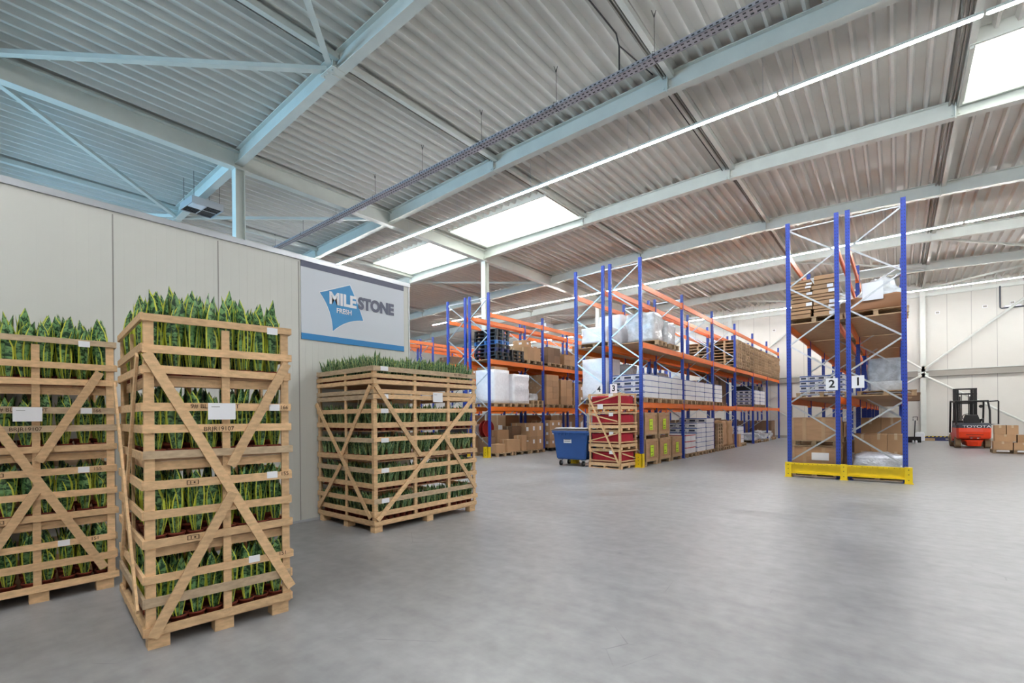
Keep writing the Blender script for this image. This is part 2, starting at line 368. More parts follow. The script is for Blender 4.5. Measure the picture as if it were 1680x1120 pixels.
for q in ((-8.98, 5.12), (-8.7, 5.12), (-8.84, 5.1)): m.cbox((q[0], q[1], zb(-8.8, 5)-.02), (.03, .03, .03))
trim(m)
for (a, b) in (((-8.8, 30.0), (-3.9, 34.6)), ((1.0, 30), (-3.7, 34.6)), ((1.2, 34.6), (6, 30)), ((-3.8, 25), (1.1, 29.8)), ((1.2, 25), (6, 29.8)), ((-18.5, 25), (-13.8, 29.8)), ((-18.5, 15.2), (-13.8, 19.9))):
    rbrace((a[0], a[1], zb(a[0], a[1])+.05), (b[0], b[1], zb(b[0], b[1])+.05), .09)
# cold-room box on the left: partition wall
WX = -6.73
m = MB(); m.box(WX-.1, WX, YF, 5.40, 0, 3.80)
for y in [3.40-1.05*k for k in range(0, 11)]: m.box(WX, WX+.003, y-.006, y+.006, .03, 3.79, 1)
for k in range(0, 90):
    y = 5.3-.1*k*1.0
    if y > YF: m.box(WX, WX+.0012, y-.002, y+.002, .03, 3.79, 0)
m.box(-20, WX-.1, 5.30, 5.40, 0, 3.80); m.box(-20, -19.9, YF, 5.3, 0, 3.80)
struct(m.build('wall_partition', ['panel_white', 'seam']))
m = MB(); m.box(-20, WX, YF, 5.4, 3.80, 3.86); struct(m.build('ceiling_partition', 'panel_white'))
m = MB(); m.box(WX-.12, WX+.02, YF, 5.42, 3.82, 3.89); m.box(WX-.1, WX+.012, 5.39, 5.412, 0, 3.83); trim(m, 'trim_metal')
m = MB(); m.box(WX, WX+.012, YF, 5.4, 0, .035); struct(m.build('baseboard_partition', 'trim_metal'))
# ------------------------------------------------------------------ LED light lines
def lamp_mesh():
    m = MB(); m.box(-1.45, 1.45, -.036, .036, .0, .05, 0); return m.mesh('lamp_housing', 'white_steel')
def tube_mesh():
    m = MB(); m.prism([(-.036, 0), (-.016, -.022), (.016, -.022), (.036, 0)], -1.43, 1.43, 'x'); return m.mesh('diffuser', 'lamp_white')
LM, TM = lamp_mesh(), tube_mesh()
me_h = MB(); me_h.tube([(0, 0, 0), (0, 0, 1)], .005, 5); HM = me_h.mesh('hanger', 'galv')
rows = [(-1.5, 7.9, -5.6, 12, 'overhead near the front wall'), (10.68, 7.86, -31.2, 12, 'above the near end of the racks'), (21.75, 7.83, -24.6, 12, 'above the middle of the racks'), (31.0, 7.58, -29.9, 12, 'nearest the back wall')]
for ri, (y, z, x0, xe, ph) in enumerate(rows):
    x = x0; k = 0
    off = {1: (-4.71 % 2.93), 3: (2.29 % 2.93)}.get(ri)
    while x < xe:
        n = round((x-1.13-1.465)/2.93) if ri == 1 else k
        cx = x+1.465
        if ri == 1: cx = 1.135+1.465+2.93*round((cx-2.6)/2.93)
        if ri == 3: cx = 2.15+1.465+2.93*round((cx-3.615)/2.93)
        o = empty('ceiling_light', (cx, y, z), 0, 'white LED batten %s, %s' % (ph, ['first from left', 'second from left', 'third from left', 'fourth from left', 'fifth from left', 'sixth from left', 'seventh from left', 'eighth from left', 'ninth from left', 'tenth from left', 'eleventh from left', 'twelfth from left', 'thirteenth from left', 'fourteenth from left', 'fifteenth from left', 'sixteenth from left'][k]), 'light', 'LED battens in the light line '+ph)
        inst('lamp_housing', LM, (0, 0, 0), 0, o); inst('diffuser', TM, (0, 0, 0), 0, o)
        dz = zb(cx, y)+BH-z-.05
        for s in (-1.2, 1.2): inst('hanger', HM, (s, 0, .055), 0, o, (1, 1, dz))
        x += 2.93; k += 1
# ------------------------------------------------------------------ cable tray
TY, TZ = 8.42, 8.0
o = empty('cable_tray', (-9, TY, TZ), 0, 'long grey perforated cable tray hanging under the roof', 'cable tray')
m = MB(); m.box(-11, 22, -.1, .1, 0, .005); m.box(-11, 22, -.1, -.096, 0, .07); m.box(-11, 22, .096, .1, 0, .07)
for k in range(0, 330): m.box(-11+k*.1, -11+k*.1+.05, -.102, -.099, .02, .045, 1); m.box(-11+k*.1, -11+k*.1+.05, -.06, -.03, -.002, .001, 1); m.box(-11+k*.1, -11+k*.1+.05, .03, .06, -.002, .001, 1)
m.build('tray_channel', ['tray_metal', 'dark_inside'], o)
m = MB()
for q in (-.04, -.015, .01, .035): m.tube([(-11, q, .02), (22, q, .02)], .012, 5)
m.build('cables', 'fork_dark', o)
k = 0
while k < 15:
    X = -20.6+2.15*k-(-9)
    if X < 21.5:
        m = MB(); zt = zb(min(X-9, 13))+BH-TZ
        m.tube([(X, -.103, 0), (X, -.103, .1), (X, 0, .16), (X, 0, zt-.02)], .005, 5); m.tube([(X, -.103, .0), (X, .103, 0), (X, .103, .1), (X, 0, .16)], .006, 5)
        m.tube([(X, 0, zt-.1), (X+.05, 0, zt+.06)], .006, 5); m.tube([(X, 0, zt-.1), (X-.05, 0, zt+.06)], .006, 5)
        m.build('hanger', 'dark_inside', o)
    k += 1
m = MB(); m.tube([(-4.1, 8.42, 8.06), (-4.1, 8.42, 8.62), (-4.1, 8.3, 8.78), (-4.2, 5.4, 8.8)], .016, 6); m.tube([(-4.1, 8.42, 8.62), (-4.0, 9.8, 8.78)], .014, 6)
m.tube([(-4.0, 10.3, 8.8), (-4.0, 15, 8.8)], .014, 6)
tag(m.build('conduit', 'dark_inside'), 'thin black electrical conduit dropping onto the cable tray', 'conduit')
for i, (x, y, z, lab) in enumerate([(-13.0, 8.55, 8.08, 'small white junction box on the cable tray beside the girder'), (-14.4, 8.6, 8.08, 'small white junction box on the cable tray left of the girder')]):
    m = MB(); m.box(-.12, .12, -.09, .09, .1, .2); m.tube([(-.12, 0, .15), (-.22, 0, .3), (-.3, 0, .3), (-.34, 0, .1)], .012, 6); m.tube([(0, 0, .2), (0, 0, .55)], .006, 5)
    tag(m.build('junction_box', 'white_card', None, loc=(x, y+.08, z-.1)), lab, 'junction box')
# ------------------------------------------------------------------ ceiling heaters
def heater(loc, rz, lab):
    o = empty('unit_heater', loc, rz, lab, 'heater', 'ceiling heaters')
    m = MB(); m.box(-.42, .42, -.4, .4, .02, .16); m.box(-.44, .44, -.42, -.4, -.02, .18); m.box(-.44, .44, .4, .42, -.02, .18); m.box(-.44, -.42, -.4, .4, -.02, .18); m.box(.42, .44, -.4, .4, -.02, .18); m.box(-.42, .42, -.012, .012, 0, .02); m.box(-.012, .012, -.4, .4, 0, .02)
    m.build('casing', 'trim_metal', o)
    m = MB()
    m.box(-.41, -.02, .02, .39, .005, .018)
    for i in range(4):
        m.box(-.41+i*.1, -.35+i*.1, -.39, -.02, .005, .018); m.box(.03+i*.1, .09+i*.1, .02, .39, .005, .018)
    m.build('grille', 'fork_black', o)
    m = MB(); m.box(.05, .4, -.38, -.04, -.03, .018); m.build('drip_cover', 'paper', o)
    m = MB(); m.tube([(-.05, .15, .16), (-.1, .1, .3), (0, 0, .34), (.12, 0, .3), (.2, .1, .16)], .03, 6); m.cbox((.05, .05, .22), (.25, .2, .12)); m.build('flue', 'galv', o)
    for a in (-.36, .36):
        for b in (-.34, .34):
            m = MB(); m.tube([(a, b, .16), (a, b, 1.0)], .006, 5); m.build('hanger_rod', 'dark_inside', o)
heater((-16.1, 5.2, 7.78), .05, 'square grey ceiling heater hanging above the white partition wall')
heater((-18.4, 26.2, 7.5), 0, 'small dark ceiling heater hanging far behind the left rack rows')
# ------------------------------------------------------------------ MILESTONE sign
o = empty('wall_sign', (WX, 4.355, 2.66), 0, 'large white company sign with blue diamond logo on the partition wall', 'sign')
m = MB(); m.box(.003, .012, -.925, .925, .01, 1.17); m.build('sign_panel', 'sign_white', o)
m = MB(); m.box(.003, .014, -.925, .925, 1.07, 1.17); m.build('top_band', 'sign_slate', o)
m = MB(); m.box(.003, .014, -.925, .925, .01, .10); m.build('bottom_band', 'sign_blue', o)
def quad_logo(s, x):
    A = Vector((3.72, 3.40)); B = Vector((4.225, 3.61)); C_ = Vector((4.46, 3.085)); D = Vector((3.925, 2.845)); cen = Vector((4.1, 3.25))
    pts = []
    def arc(p, q, bend):
        n = Vector((-(q-p).y, (q-p).x))
        for i in range(10):
            t = i/10; pts.append(p.lerp(q, t)+n*bend*4*t*(1-t))
    arc(A, B, -.03*0); arc(B, C_, 0.02); arc(C_, D, -.09*-1*-1); arc(D, A, -.09)
    pts2 = [cen+(p-cen)*s for p in pts]
    mm = MB(); n = len(pts2)
    mm.prism([(p.x-4.355, p.y-2.66) for p in pts2], .003, x, 'x'); return mm
quad_logo(1.045, .0135).build('logo_outline', 'paper', o); quad_logo(1.0, .0155).build('logo_diamond', 'logo_blue', o)
def stext(body, y, z, size, mt, wgt, sx, x=.0180): 
    return text('lettering', body, size, mt, Matrix.Translation((x, y-4.355, z-2.66)) @ FX, o, wgt, .001, 'CENTER', sx)
stext('MILE', 4.10, 3.343, .25, 'paper', .011, .93); stext('STONE', 4.715, 3.348, .25, 'sign_slate', .013, .87)
stext('FRESH', 4.12, 3.172, .105, 'paper', .003, .92)
# ------------------------------------------------------------------ snake plants
def pot_mesh(r, h):
    m = MB(); n = 12; rings = [(r*.78, 0), (r*.93, h*.8), (r*1.04, h*.8), (r*1.04, h), (r*.92, h), (r*.9, h*.86), (.001, h*.86)]
    vs = []
    for rr, z in rings:
        for k in range(n): t = 2*math.pi*k/n; vs.append((rr*math.cos(t), rr*math.sin(t), z))
    fs = []; mi = []
    for i in range(len(rings)-1):
        for k in range(n): fs.append((i*n+k, i*n+(k+1) % n, (i+1)*n+(k+1) % n, (i+1)*n+k)); mi.append(1 if i == len(rings)-2 else 0)
    m.add(vs, fs); m.m = mi; return m
def leaves(m, rnd, nl, L, wd, spread, z0, ox=0, oy=0, scale=1):
    if m.uv is None: m.uv = []
    for k in range(nl):
        ang = 2*math.pi*(k+rnd.random()*.7)/nl; r0 = spread*.35*rnd.random()**.5
        bx, by = ox+r0*math.cos(ang), oy+r0*math.sin(ang)
        lean = spread*(.25+1.0*rnd.random()); ll = L*(.62+.42*rnd.random()); ww = wd*(.75+.4*rnd.random())
        face = ang+rnd.uniform(-.7, .7); tw = rnd.uniform(-.5, .5); n = 7
        vs = []; uvs = []
        for i in range(n+1):
            t = i/n; prof = (.42+.58*math.sin(min(t*1.6, 1.0)*math.pi/2)) if t < .62 else math.cos((t-.62)/.38*math.pi/2)**.75
            prof = max(prof, .02); c = Vector((bx+lean*t**1.5*math.cos(ang), by+lean*t**1.5*math.sin(ang), z0+ll*t))
            a = face+math.pi/2+tw*t; u = Vector((math.cos(a), math.sin(a), 0)); nn = Vector((math.cos(a-math.pi/2), math.sin(a-math.pi/2), 0))
            hw = ww/2*prof; cup = hw*.35
            vs += [c-u*hw-nn*0+nn*(-cup), c-u*hw*.45, c+u*hw*.45, c+u*hw-nn*cup]
            uvs += [(0, t), (.275, t), (.725, t), (1, t)]
        fs = []; of = []
        for i in range(n):
            for j in range(3):
                q = (i*4+j, i*4+j+1, (i+1)*4+j+1, (i+1)*4+j); fs.append(q); of += [uvs[z] for z in q]
        m.add(vs, fs); m.uv += of
    return m
rnd = random.Random(3)
POT1 = pot_mesh(.052, .065).mesh('pot', ['terracotta', 'soil'], True); POT3 = pot_mesh(.045, .08).mesh('pot', ['terracotta', 'soil'], True)
_m = MB(); _m.tube([(0, 0, -.004), (0, 0, 0)], .043, 12); SOIL = _m.mesh('soil', 'soil')
LV1 = [leaves(MB(), rnd, 7, .57, .098, .045, .04).mesh('leaves', 'leaf_gold', True) for _ in range(6)]
LV1s = [leaves(MB(), rnd, 7, .48, .098, .04, .04).mesh('leaves', 'leaf_gold', True) for _ in range(6)]
LV3 = [leaves(MB(), rnd, 13, .36, .046, .07, .045).mesh('leaves', 'leaf_pale', True) for _ in range(6)]
LV3s = [leaves(MB(), rnd, 13, .33, .046, .065, .045).mesh('leaves', 'leaf_pale', True) for _ in range(6)]
PC = [0]
def plant(root, lx, ly, z, big, top, label, group):
    c, s = math.cos(root.rotation_euler.z), math.sin(root.rotation_euler.z)
    X = root.location.x+c*lx-s*ly; Y = root.location.y+s*lx+c*ly
    o = empty('snake_plant', (X, Y, z), rnd.random()*6.28, label, 'plant', group)
    pt_ = inst('pot', POT1 if big else POT3, (0, 0, 0), 0, o); inst('soil', SOIL, (0, 0, .058 if big else .07), 0, pt_)
    L = (LV1 if top else LV1s) if big else (LV3 if top else LV3s)
    inst('leaves', rnd.choice(L), (0, 0, 0), 0, o, (1, 1, rnd.uniform(.88, 1.06))); PC[0] += 1
STUFF = MB(); STUFFP = MB(); STUFF.uv = []
def filler(root, lx, ly, z, big, top):
    c, s = math.cos(root.rotation_euler.z), math.sin(root.rotation_euler.z)
    X = root.location.x+c*lx-s*ly; Y = root.location.y+s*lx+c*ly
    L = (.56 if top else .46) if big else (.36 if top else .32)
    leaves(STUFF, rnd, 7 if big else 10, L*rnd.uniform(.9, 1.05), .08 if big else .044, .045 if big else .06, z+.05, X, Y)
    p = pot_mesh(.052 if big else .045, .1 if big else .08); p.v = [(a+X, b+Y, q+z) for a, b, q in p.v]; of = len(STUFFP.v)
    STUFFP.v += p.v; STUFFP.f += [tuple(i+of for i in f) for f in p.f]; STUFFP.m += p.m
# ------------------------------------------------------------------ plant crates
def crate(loc, rz, D, W, rails, mids, midsD, braces, bracesD, tiers, label, H, big, rnd):
    o = empty('plant_crate', loc, rz, label, 'crate', 'slatted plant crates')
    hx, hy = D/2, W/2; t = .018
    def P(name, m, mt='pine'): return m.build(name, mt, o)
    for (z0, z1, kind) in rails:
        zc = (z0+z1)/2; h = z1-z0
        for f in range(4):
            j = lambda: rnd.uniform(-.008, .008); m = MB()
            if f == 0: m.plank((hx+t/2, -hy-.01, zc+j()), (hx+t/2, hy+.01+rnd.uniform(-.01, .015), zc+j()), h, t, (1, 0, 0))
            if f == 1: m.plank((-hx, -hy-t/2, zc+j()), (hx+.012, -hy-t/2, zc+j()), h, t, (0, 1, 0))
            if f == 2: m.plank((-hx-t/2, -hy-.01, zc), (-hx-t/2, hy+.01, zc), h, t, (1, 0, 0))
            if f == 3: m.plank((-hx, hy+t/2, zc), (hx, hy+t/2, zc), h, t, (0, 1, 0))
            P('rail', m, 'pine' if rnd.random() < .8 else 'pine_grey')
    zp = .105
    for sx in (-1, 1):
        for sy in (-1, 1):
            m = MB(); m.box(*sorted((sx*hx, sx*(hx-t))), *sorted((sy*hy, sy*(hy-.054))), zp, H); m.box(*sorted((sx*(hx-t), sx*(hx-.05))), *sorted((sy*hy, sy*(hy-t))), zp, H)
            P('corner_post', m)
    for y in mids:
        for sx in (-1, 1):
            m = MB(); m.box(*sorted((sx*hx, sx*(hx-t))), y-hy-.025, y-hy+.025, zp, H-.05); m.box(*sorted((sx*(hx-t), sx*(hx-2*t))), y-hy-.022, y-hy+.022, zp, H-.12); P('mid_post', m, 'pine_grey' if rnd.random() < .3 else 'pine')
    for x in midsD:
        for sy in (-1, 1):
            m = MB(); m.box(x+hx-.023, x+hx+.023, *sorted((sy*hy, sy*(hy-t))), zp, H-.05); P('mid_post', m)
    for k, (a, za, b, zb2) in enumerate(braces):
        m = MB(); xo = hx+t*1.5+(.0 if k else .0)+.001*k; m.plank((xo, a-hy, za), (xo, b-hy, zb2), .062, t, (1, 0, 0)); P('diagonal_brace', m)
    for k, (a, za, b, zb2) in enumerate(bracesD):
        m = MB(); yo = -hy-t*1.5-(.014 if k else 0); m.plank((a+hx, yo, za), (b+hx, yo, zb2), .06, t*.8, (0, 1, 0)); P('diagonal_brace', m)
    for z in tiers:
        m = MB(); m.box(-hx+t*2, hx-t*2, -hy+t*2, hy-t*2, z-.014, z); P('tray_board', m, 'ply')
        if z > .2 and big:
            m = MB(); m.box(hx-.05, hx-.035, -hy+.03, hy-.03, z-.075, z-.016); m.box(-hx+.03, hx-.05, -hy+.035, -hy+.05, z-.075, z-.016); P('tray_lip', m, 'pine')
    # pallet base
    m = MB(); m.box(-hx, hx, -hy, hy, .085, .10)
    P('base_deck', m)
    nb = 3
    for i in range(3):
        for y in (-hy+.07, 0, hy-.07):
            m = MB(); xx = (-hx+.06, 0, hx-.06)[i]; m.box(xx-.05, xx+.05, y-.06, y+.06, 0, .085); P('pallet_block', m)
    return o
R1 = [(2.155, 2.203, 0), (1.95, 2.003, 0), (1.807, 1.859, 0), (1.566, 1.621, 0), (1.412, 1.467, 0), (1.245, 1.297, 0), (1.047, 1.104, 0), (.852, .906, 0), (.672, .725, 0), (.434, .486, 0), (.275, .335, 0), (.095, .15, 0)]
T1 = [.104, .67, 1.242, 1.803]
B1 = [(.01, 1.94, .90, .20), (.88, 1.93, .49, 1.17), (.50, .98, .03, .09)]
BD1 = [(-.06, 1.93, -.99, .42), (-1.23, 1.80, -.03, .26)]
c1 = crate((-4.36, 1.395, 0), math.radians(-6), 1.24, .90, R1, [.47], [-.62], B1, BD1, T1, 'tall slatted wooden crate of gold-edged snake plants, nearest the camera', 2.19, True, random.Random(1))
c2 = crate((-6.08, .60, 0), math.radians(-3), 1.12, .98, R1, [.48], [-.6], B1, BD1, T1, 'slatted wooden crate of gold-edged snake plants at the left edge, behind the nearest crate', 2.19, True, random.Random(5))
R3 = [(2.125, 2.19, 0), (2.035, 2.09, 0), (1.955, 2.01, 0), (1.83, 1.885, 0), (1.755, 1.815, 0), (1.575, 1.635, 0), (1.375, 1.445, 0), (1.185, 1.245, 0), (.95, 1.015, 0), (.78, .845, 0), (.585, .65, 0), (.375, .44, 0), (.215, .28, 0), (.10, .155, 0)]
T3 = [.135, .545, .93, 1.335, 1.965]
B3 = [(1.88, 1.84, .03, .17), (.02, 1.93, .75, .98), (1.22, 1.22, 1.88, .38)]
BD3 = [(-.03, 1.93, -.72, 1.0), (-1.37, 1.72, -.03, .20), (-.72, .86, -1.33, .20)]
c3 = crate((-5.985, 4.61, 0), 0, 1.39, 1.91, R3, [.69, 1.33], [-.66], B3, BD3, T3, 'wide slatted wooden crate of small snake plants standing under the company sign', 2.18, False, random.Random(9))
ORD1 = ['first', 'second', 'third', 'fourth', 'fifth', 'sixth', 'seventh', 'eighth', 'ninth', 'tenth', 'eleventh', 'twelfth', 'thirteenth', 'fourteenth', 'fifteenth', 'sixteenth', 'seventeenth']
TN = ['bottom', 'second', 'third', 'top']
for ci, (c, D, W, nm) in enumerate(((c1, 1.24, .90, 'the nearest slatted crate'), (c2, 1.12, .98, 'the left edge crate'))):
    nx, ny = 10, 8
    for ti, z in enumerate(T1):
        for i in range(nx):
            for j in range(ny):
                lx = D/2-.085-i*(D-.17)/(nx-1); ly = -W/2+.08+j*(W-.16)/(ny-1)
                lx += rnd.uniform(-.006, .006); ly += rnd.uniform(-.006, .006)
                front = i == 0; side = j == 0; top = ti == 3
                if front: lab = 'gold-edged snake plant, front row, %s tier of %s' % (TN[ti], nm)
                elif side and ci == 0: lab = 'gold-edged snake plant, left side, %s tier of %s' % (TN[ti], nm)
                elif top and i <= (2 if ci == 0 else 1): lab = 'gold-edged snake plant behind the front row, top tier of %s' % nm
                else: lab = None
                if lab:
                    grp = 'snake plants: '+lab[24:]
                    p_ = '%s from left, ' % ORD1[j] if (front or not side) else '%s from the front, ' % ORD1[i]
                    plant(c, lx, ly, z, True, top, lab.replace('plant, ', 'plant, '+p_).replace('plant behind the front row, ', 'plant, '+p_+('second' if i == 1 else 'third')+' row, '), grp)
                elif top or i < 3 or j < 2: filler(c, lx, ly, z, True, top)
TN3 = ['bottom', 'second', 'third', 'fourth', 'top']
for ti, z in enumerate(T3):
    nx, ny = 12, 17
    for i in range(nx):
        for j in range(ny):
            lx = .695-.08-i*(1.39-.16)/(nx-1)+rnd.uniform(-.008, .008); ly = -.955+.08+j*(1.91-.16)/(ny-1)+rnd.uniform(-.008, .008)
            top = ti == 4; lab = None
            if i == 0: lab = 'small snake plant, front row, %s tier of the wide crate' % TN3[ti]
            elif j == 0: lab = 'small snake plant, left side, %s tier of the wide crate' % TN3[ti]
            if lab: plant(c3, lx, ly, z, False, top, lab.replace('plant, ', 'plant, %s from %s, ' % ((ORD1[j], 'left') if i == 0 else (ORD1[i], 'the front'))), 'snake plants: '+lab[19:])
            elif top or i == 1 or j == 1: filler(c3, lx, ly, z, False, top)
so = tag(STUFF.build('snake_plants', 'leaf_gold', None, True), 'remaining snake plants packed in the inner rows of the three crates', 'plants', kind='stuff')
STUFFP.build('pots', ['terracotta', 'soil'], so, True)
print('plants', PC[0])
def card(root, y, z, w_, h_, x, lines=True, name='paper_card'):
    m = MB(); m.box(x, x+.002, y-w_/2, y+w_/2, z-h_/2, z+h_/2)
    if lines:
        for k in range(1): m.box(x+.002, x+.0024, y-w_*.38, y-w_*.08, z+h_*.26, z+h_*.29, 1)
    m.build(name, ['paper', 'ink'], root)
for c, D, W in ((c1, 1.24, .9), (c2, 1.12, .98)):
    f = D/2+.019; card(c, -W/2+.43, 1.56, .17, .115, f+.038)
    for (y, z) in ((.78, 2.17), (.79, 1.59), (.77, 1.08), (.64, .47)): card(c, -W/2+y, z, .075, .05, f, False, 'label')
    for body, y, z in (('BRJR19107', .42, 1.437), ('9# BL-60cm POT', .40, 1.595)):
        text('handwriting', body, .042, 'ink_brown', Matrix.Translation((f+.001, -W/2+y, z)) @ FX, c, 0, .0005)
    for body, y, z in (('166', .86, 1.59), ('155', .86, 1.08), ('151', .84, .47)):
        text('handwriting', body, .04, 'ink_brown', Matrix.Translation((f+.001, -W/2+y, z)) @ FX, c, 0, .0005)
    for (y, z) in ((.26, 1.075), (.26, .70)):
        m = MB(); m.box(f, f+.001, -W/2+y-.035, -W/2+y-.030, z-.015, z+.015); m.box(f, f+.001, -W/2+y+.03, -W/2+y+.035, z-.015, z+.015); m.box(f, f+.001, -W/2+y-.035, -W/2+y+.035, z+.012, z+.015); m.box(f, f+.001, -W/2+y-.035, -W/2+y+.035, z-.015, z-.012); m.box(f, f+.001, -W/2+y-.015, -W/2+y-.010, z-.01, z+.01); m.box(f, f+.001, -W/2+y+.005, -W/2+y+.015, z-.006, z+.006)
        m.build('stamp_mark', 'ink_brown', c)
card(c3, -.955+1.08, 1.80, .19, .14, .695+.04)
for z in (2.16, 1.79, 1.60, 1.21, .81, .41): card(c3, -.955+.16, z, .12, .06, .695+.019, False, 'label')
text('handwriting', '42119M-17-18', .05, 'ink_brown', Matrix.Translation((.715, .62, 2.155)) @ FX, c3, 0, .0005)
# ------------------------------------------------------------------ pallet racks
PW, PD = .09, .075
def post_mesh(H):
    m = MB(); m.box(-PW/2, PW/2, -PD/2, PD/2, .01, H); m.box(-.07, .07, -.06, .06, 0, .012); return m.mesh('post', 'blue_paint')
def brace_mesh(wd, H, flip):
    m = MB(); r = .014; z = H-.17; a, b = (wd/2, -wd/2) if flip else (-wd/2, wd/2)
    m.box(-wd/2, wd/2, -.015, .015, z-.015, z+.015); s = 0
    while z-.7 > .25:
        p, q = (a, b) if s == 0 else (b, a)
        m.plank((p*.94, -.0, z-.02), (q*.94, 0, z-.68), .035, .028, (0, 1, 0)); z -= .7; s ^= 1
    return m.mesh('lattice_brace', 'galv')
BAY = 3.48; LV = [1.90, 3.68]; TOP = 5.42
def beam_mesh():
    m = MB(); m.box(-.022, .022, .045, BAY-.045, -.155, 0); m.box(.022, .026, .045, BAY-.045, -.105, -.05)
    for y in (.045, BAY-.052): m.box(-.03, .05, y-.004, y+.008, -.2, .03)
    return m.mesh('beam', 'orange_paint')
BM = beam_mesh(); PM = {}
def rack(x0, x1, ys, nb, Hs, label, l1=False, skip=(), flip=False, boards=(3.68,)):
    wd = x1-x0; o = empty('pallet_rack', ((x0+x1)/2, ys, 0), 0, label, 'rack', 'blue and orange pallet racks')
    for k in range(nb+1):
        H = Hs[0] if k == 0 else Hs[1]
        if H not in PM: PM[H] = (post_mesh(H), brace_mesh(.975, H, False), brace_mesh(.975, H, True))
        for s in (-1, 1): inst('post', PM[H][0], (s*wd/2, k*BAY, 0), 0, o)
        inst('lattice_brace', PM[H][2 if flip else 1], (0, k*BAY, 0), 0, o)
    for k in range(nb):
        for z in LV+[TOP]:
            for s in (-1, 1): b = inst('beam', BM, (s*(wd/2+.0), k*BAY, z), 0, o); b.scale = (s, 1, 1)
        for z in boards:
            if (k, z) in skip: continue
            m = MB(); m.box(-wd/2-.02, wd/2+.02, k*BAY+.06, (k+1)*BAY-.06, z+.001, z+.02); m.build('deck_board', 'chipboard', o)
    return o
ALLB = (1.90, 3.68)
rack(-.85, .13, 13.25, 6, (6.14, 5.72), 'blue and orange pallet rack, right-hand row of the nearest right block, numbered 1', flip=True, boards=ALLB)
rack(-2.04, -1.06, 13.25, 6, (6.14, 5.72), 'blue and orange pallet rack, left-hand row of the nearest right block, numbered 2', boards=ALLB)
rack(-6.83, -5.85, 13.25, 6, (6.17, 5.74), 'blue and orange pallet rack, aisle-facing row of the middle block, numbered 3', flip=True, boards=(3.68,))
rack(-8.05, -7.07, 13.25, 6, (6.17, 5.74), 'blue and orange pallet rack, rear row of the middle block, beside the blue bin', boards=(3.68,))
rack(-12.83, -11.85, 13.25, 6, (6.17, 5.74), 'blue and orange pallet rack, right-hand row of the block behind the wide plant crate', flip=True)
rack(-14.05, -13.07, 13.25, 6, (6.17, 5.74), 'blue and orange pallet rack, left-hand row of the block behind the wide plant crate', skip=((0, 3.68),))
rack(-19.88, -18.90, 13.25, 6, (6.17, 5.74), 'far-left blue and orange pallet rack seen past the end of the partition wall', flip=True)
rack(-21.1, -20.12, 13.25, 6, (6.17, 5.74), 'farthest-left blue and orange pallet rack, mostly hidden behind the partition wall')
# end guards
o = empty('rack_end_guard', (-.95, 13.165, 0), 0, 'long yellow steel end guard in front of rack rows 1 and 2', 'guard')
m = MB(); m.box(-1.1, 1.13, -.05, -.035, .10, .34); m.box(-1.1, 1.13, -.07, .02, .32, .34); m.box(-1.1, 1.13, -.09, -.035, .30, .345); m.box(-1.1, 1.13, -.09, -.035, .09, .12)
for k in range(24):
    m.cbox((-1.06+k*.093, -.0925, .322), (.012, .006, .012), 1)
m.build('guard_rail', ['yellow_paint', 'dark_inside'], o)
for x in (-1.1, -.0, 1.13):
    m = MB(); m.box(x-.065, x+.065, -.10, .03, 0, .35); m.box(x-.08, x+.08, -.12, .03, 0, .012)
    for z in (.08, .2, .3): m.cbox((x, -.102, z), (.018, .006, .018), 1)
    m.build('guard_post', ['yellow_paint', 'dark_inside'], o)
def corner_guard(x, y, lab):
    m = MB(); m.box(-.11, .11, -.09, -.075, 0, .4); m.box(-.11, -.095, -.09, .09, 0, .4); m.box(.095, .11, -.09, .09, 0, .4); m.box(-.14, .14, -.12, .1, 0, .01)
    for z in (.1, .2, .3): m.cbox((0, -.092, z), (.02, .006, .02), 1)
    tag(m.build('post_protector', ['yellow_paint', 'dark_inside'], None, loc=(x, y, 0)), lab, 'guard', 'yellow post protectors')
corner_guard(-5.85, 13.1, 'yellow steel protector at the foot of the rack post right of the red crates')
corner_guard(-7.07, 13.1, 'yellow steel protector at the rack post behind the red crates')
corner_guard(-8.05, 13.1, 'yellow steel protector at the rack post behind the blue bin')
corner_guard(-11.85, 13.1, 'yellow steel protector at the rack post just right of the wide plant crate')
corner_guard(-12.9, 13.1, 'yellow steel protector half hidden behind the wide plant crate')
for n, x, z, ph in (('1', -.68, 2.22, 'on the rack above the long yellow guard, right of the two'), ('2', -1.17, 2.19, 'on the rack above the long yellow guard, left of the two'), ('3', -6.71, 2.34, 'peeking above the right of the red crate stack'), ('4', -7.21, 2.34, 'peeking above the left of the red crate stack'), ('5', -12.7, 2.34, 'on the left rack block behind the wide plant crate')):
    o = empty('number_sign', (x, 13.19, z), 0, 'number %s sign %s' % (n, ph), 'sign', 'rack row number signs')
    m = MB(); m.box(-.115, .115, -.004, .004, -.14, .14); m.build('sign_board', 'paper', o)
    text('numeral', n, .25, 'ink', Matrix.Translation((0, -.0055, 0)) @ FY, o, .006, .001)
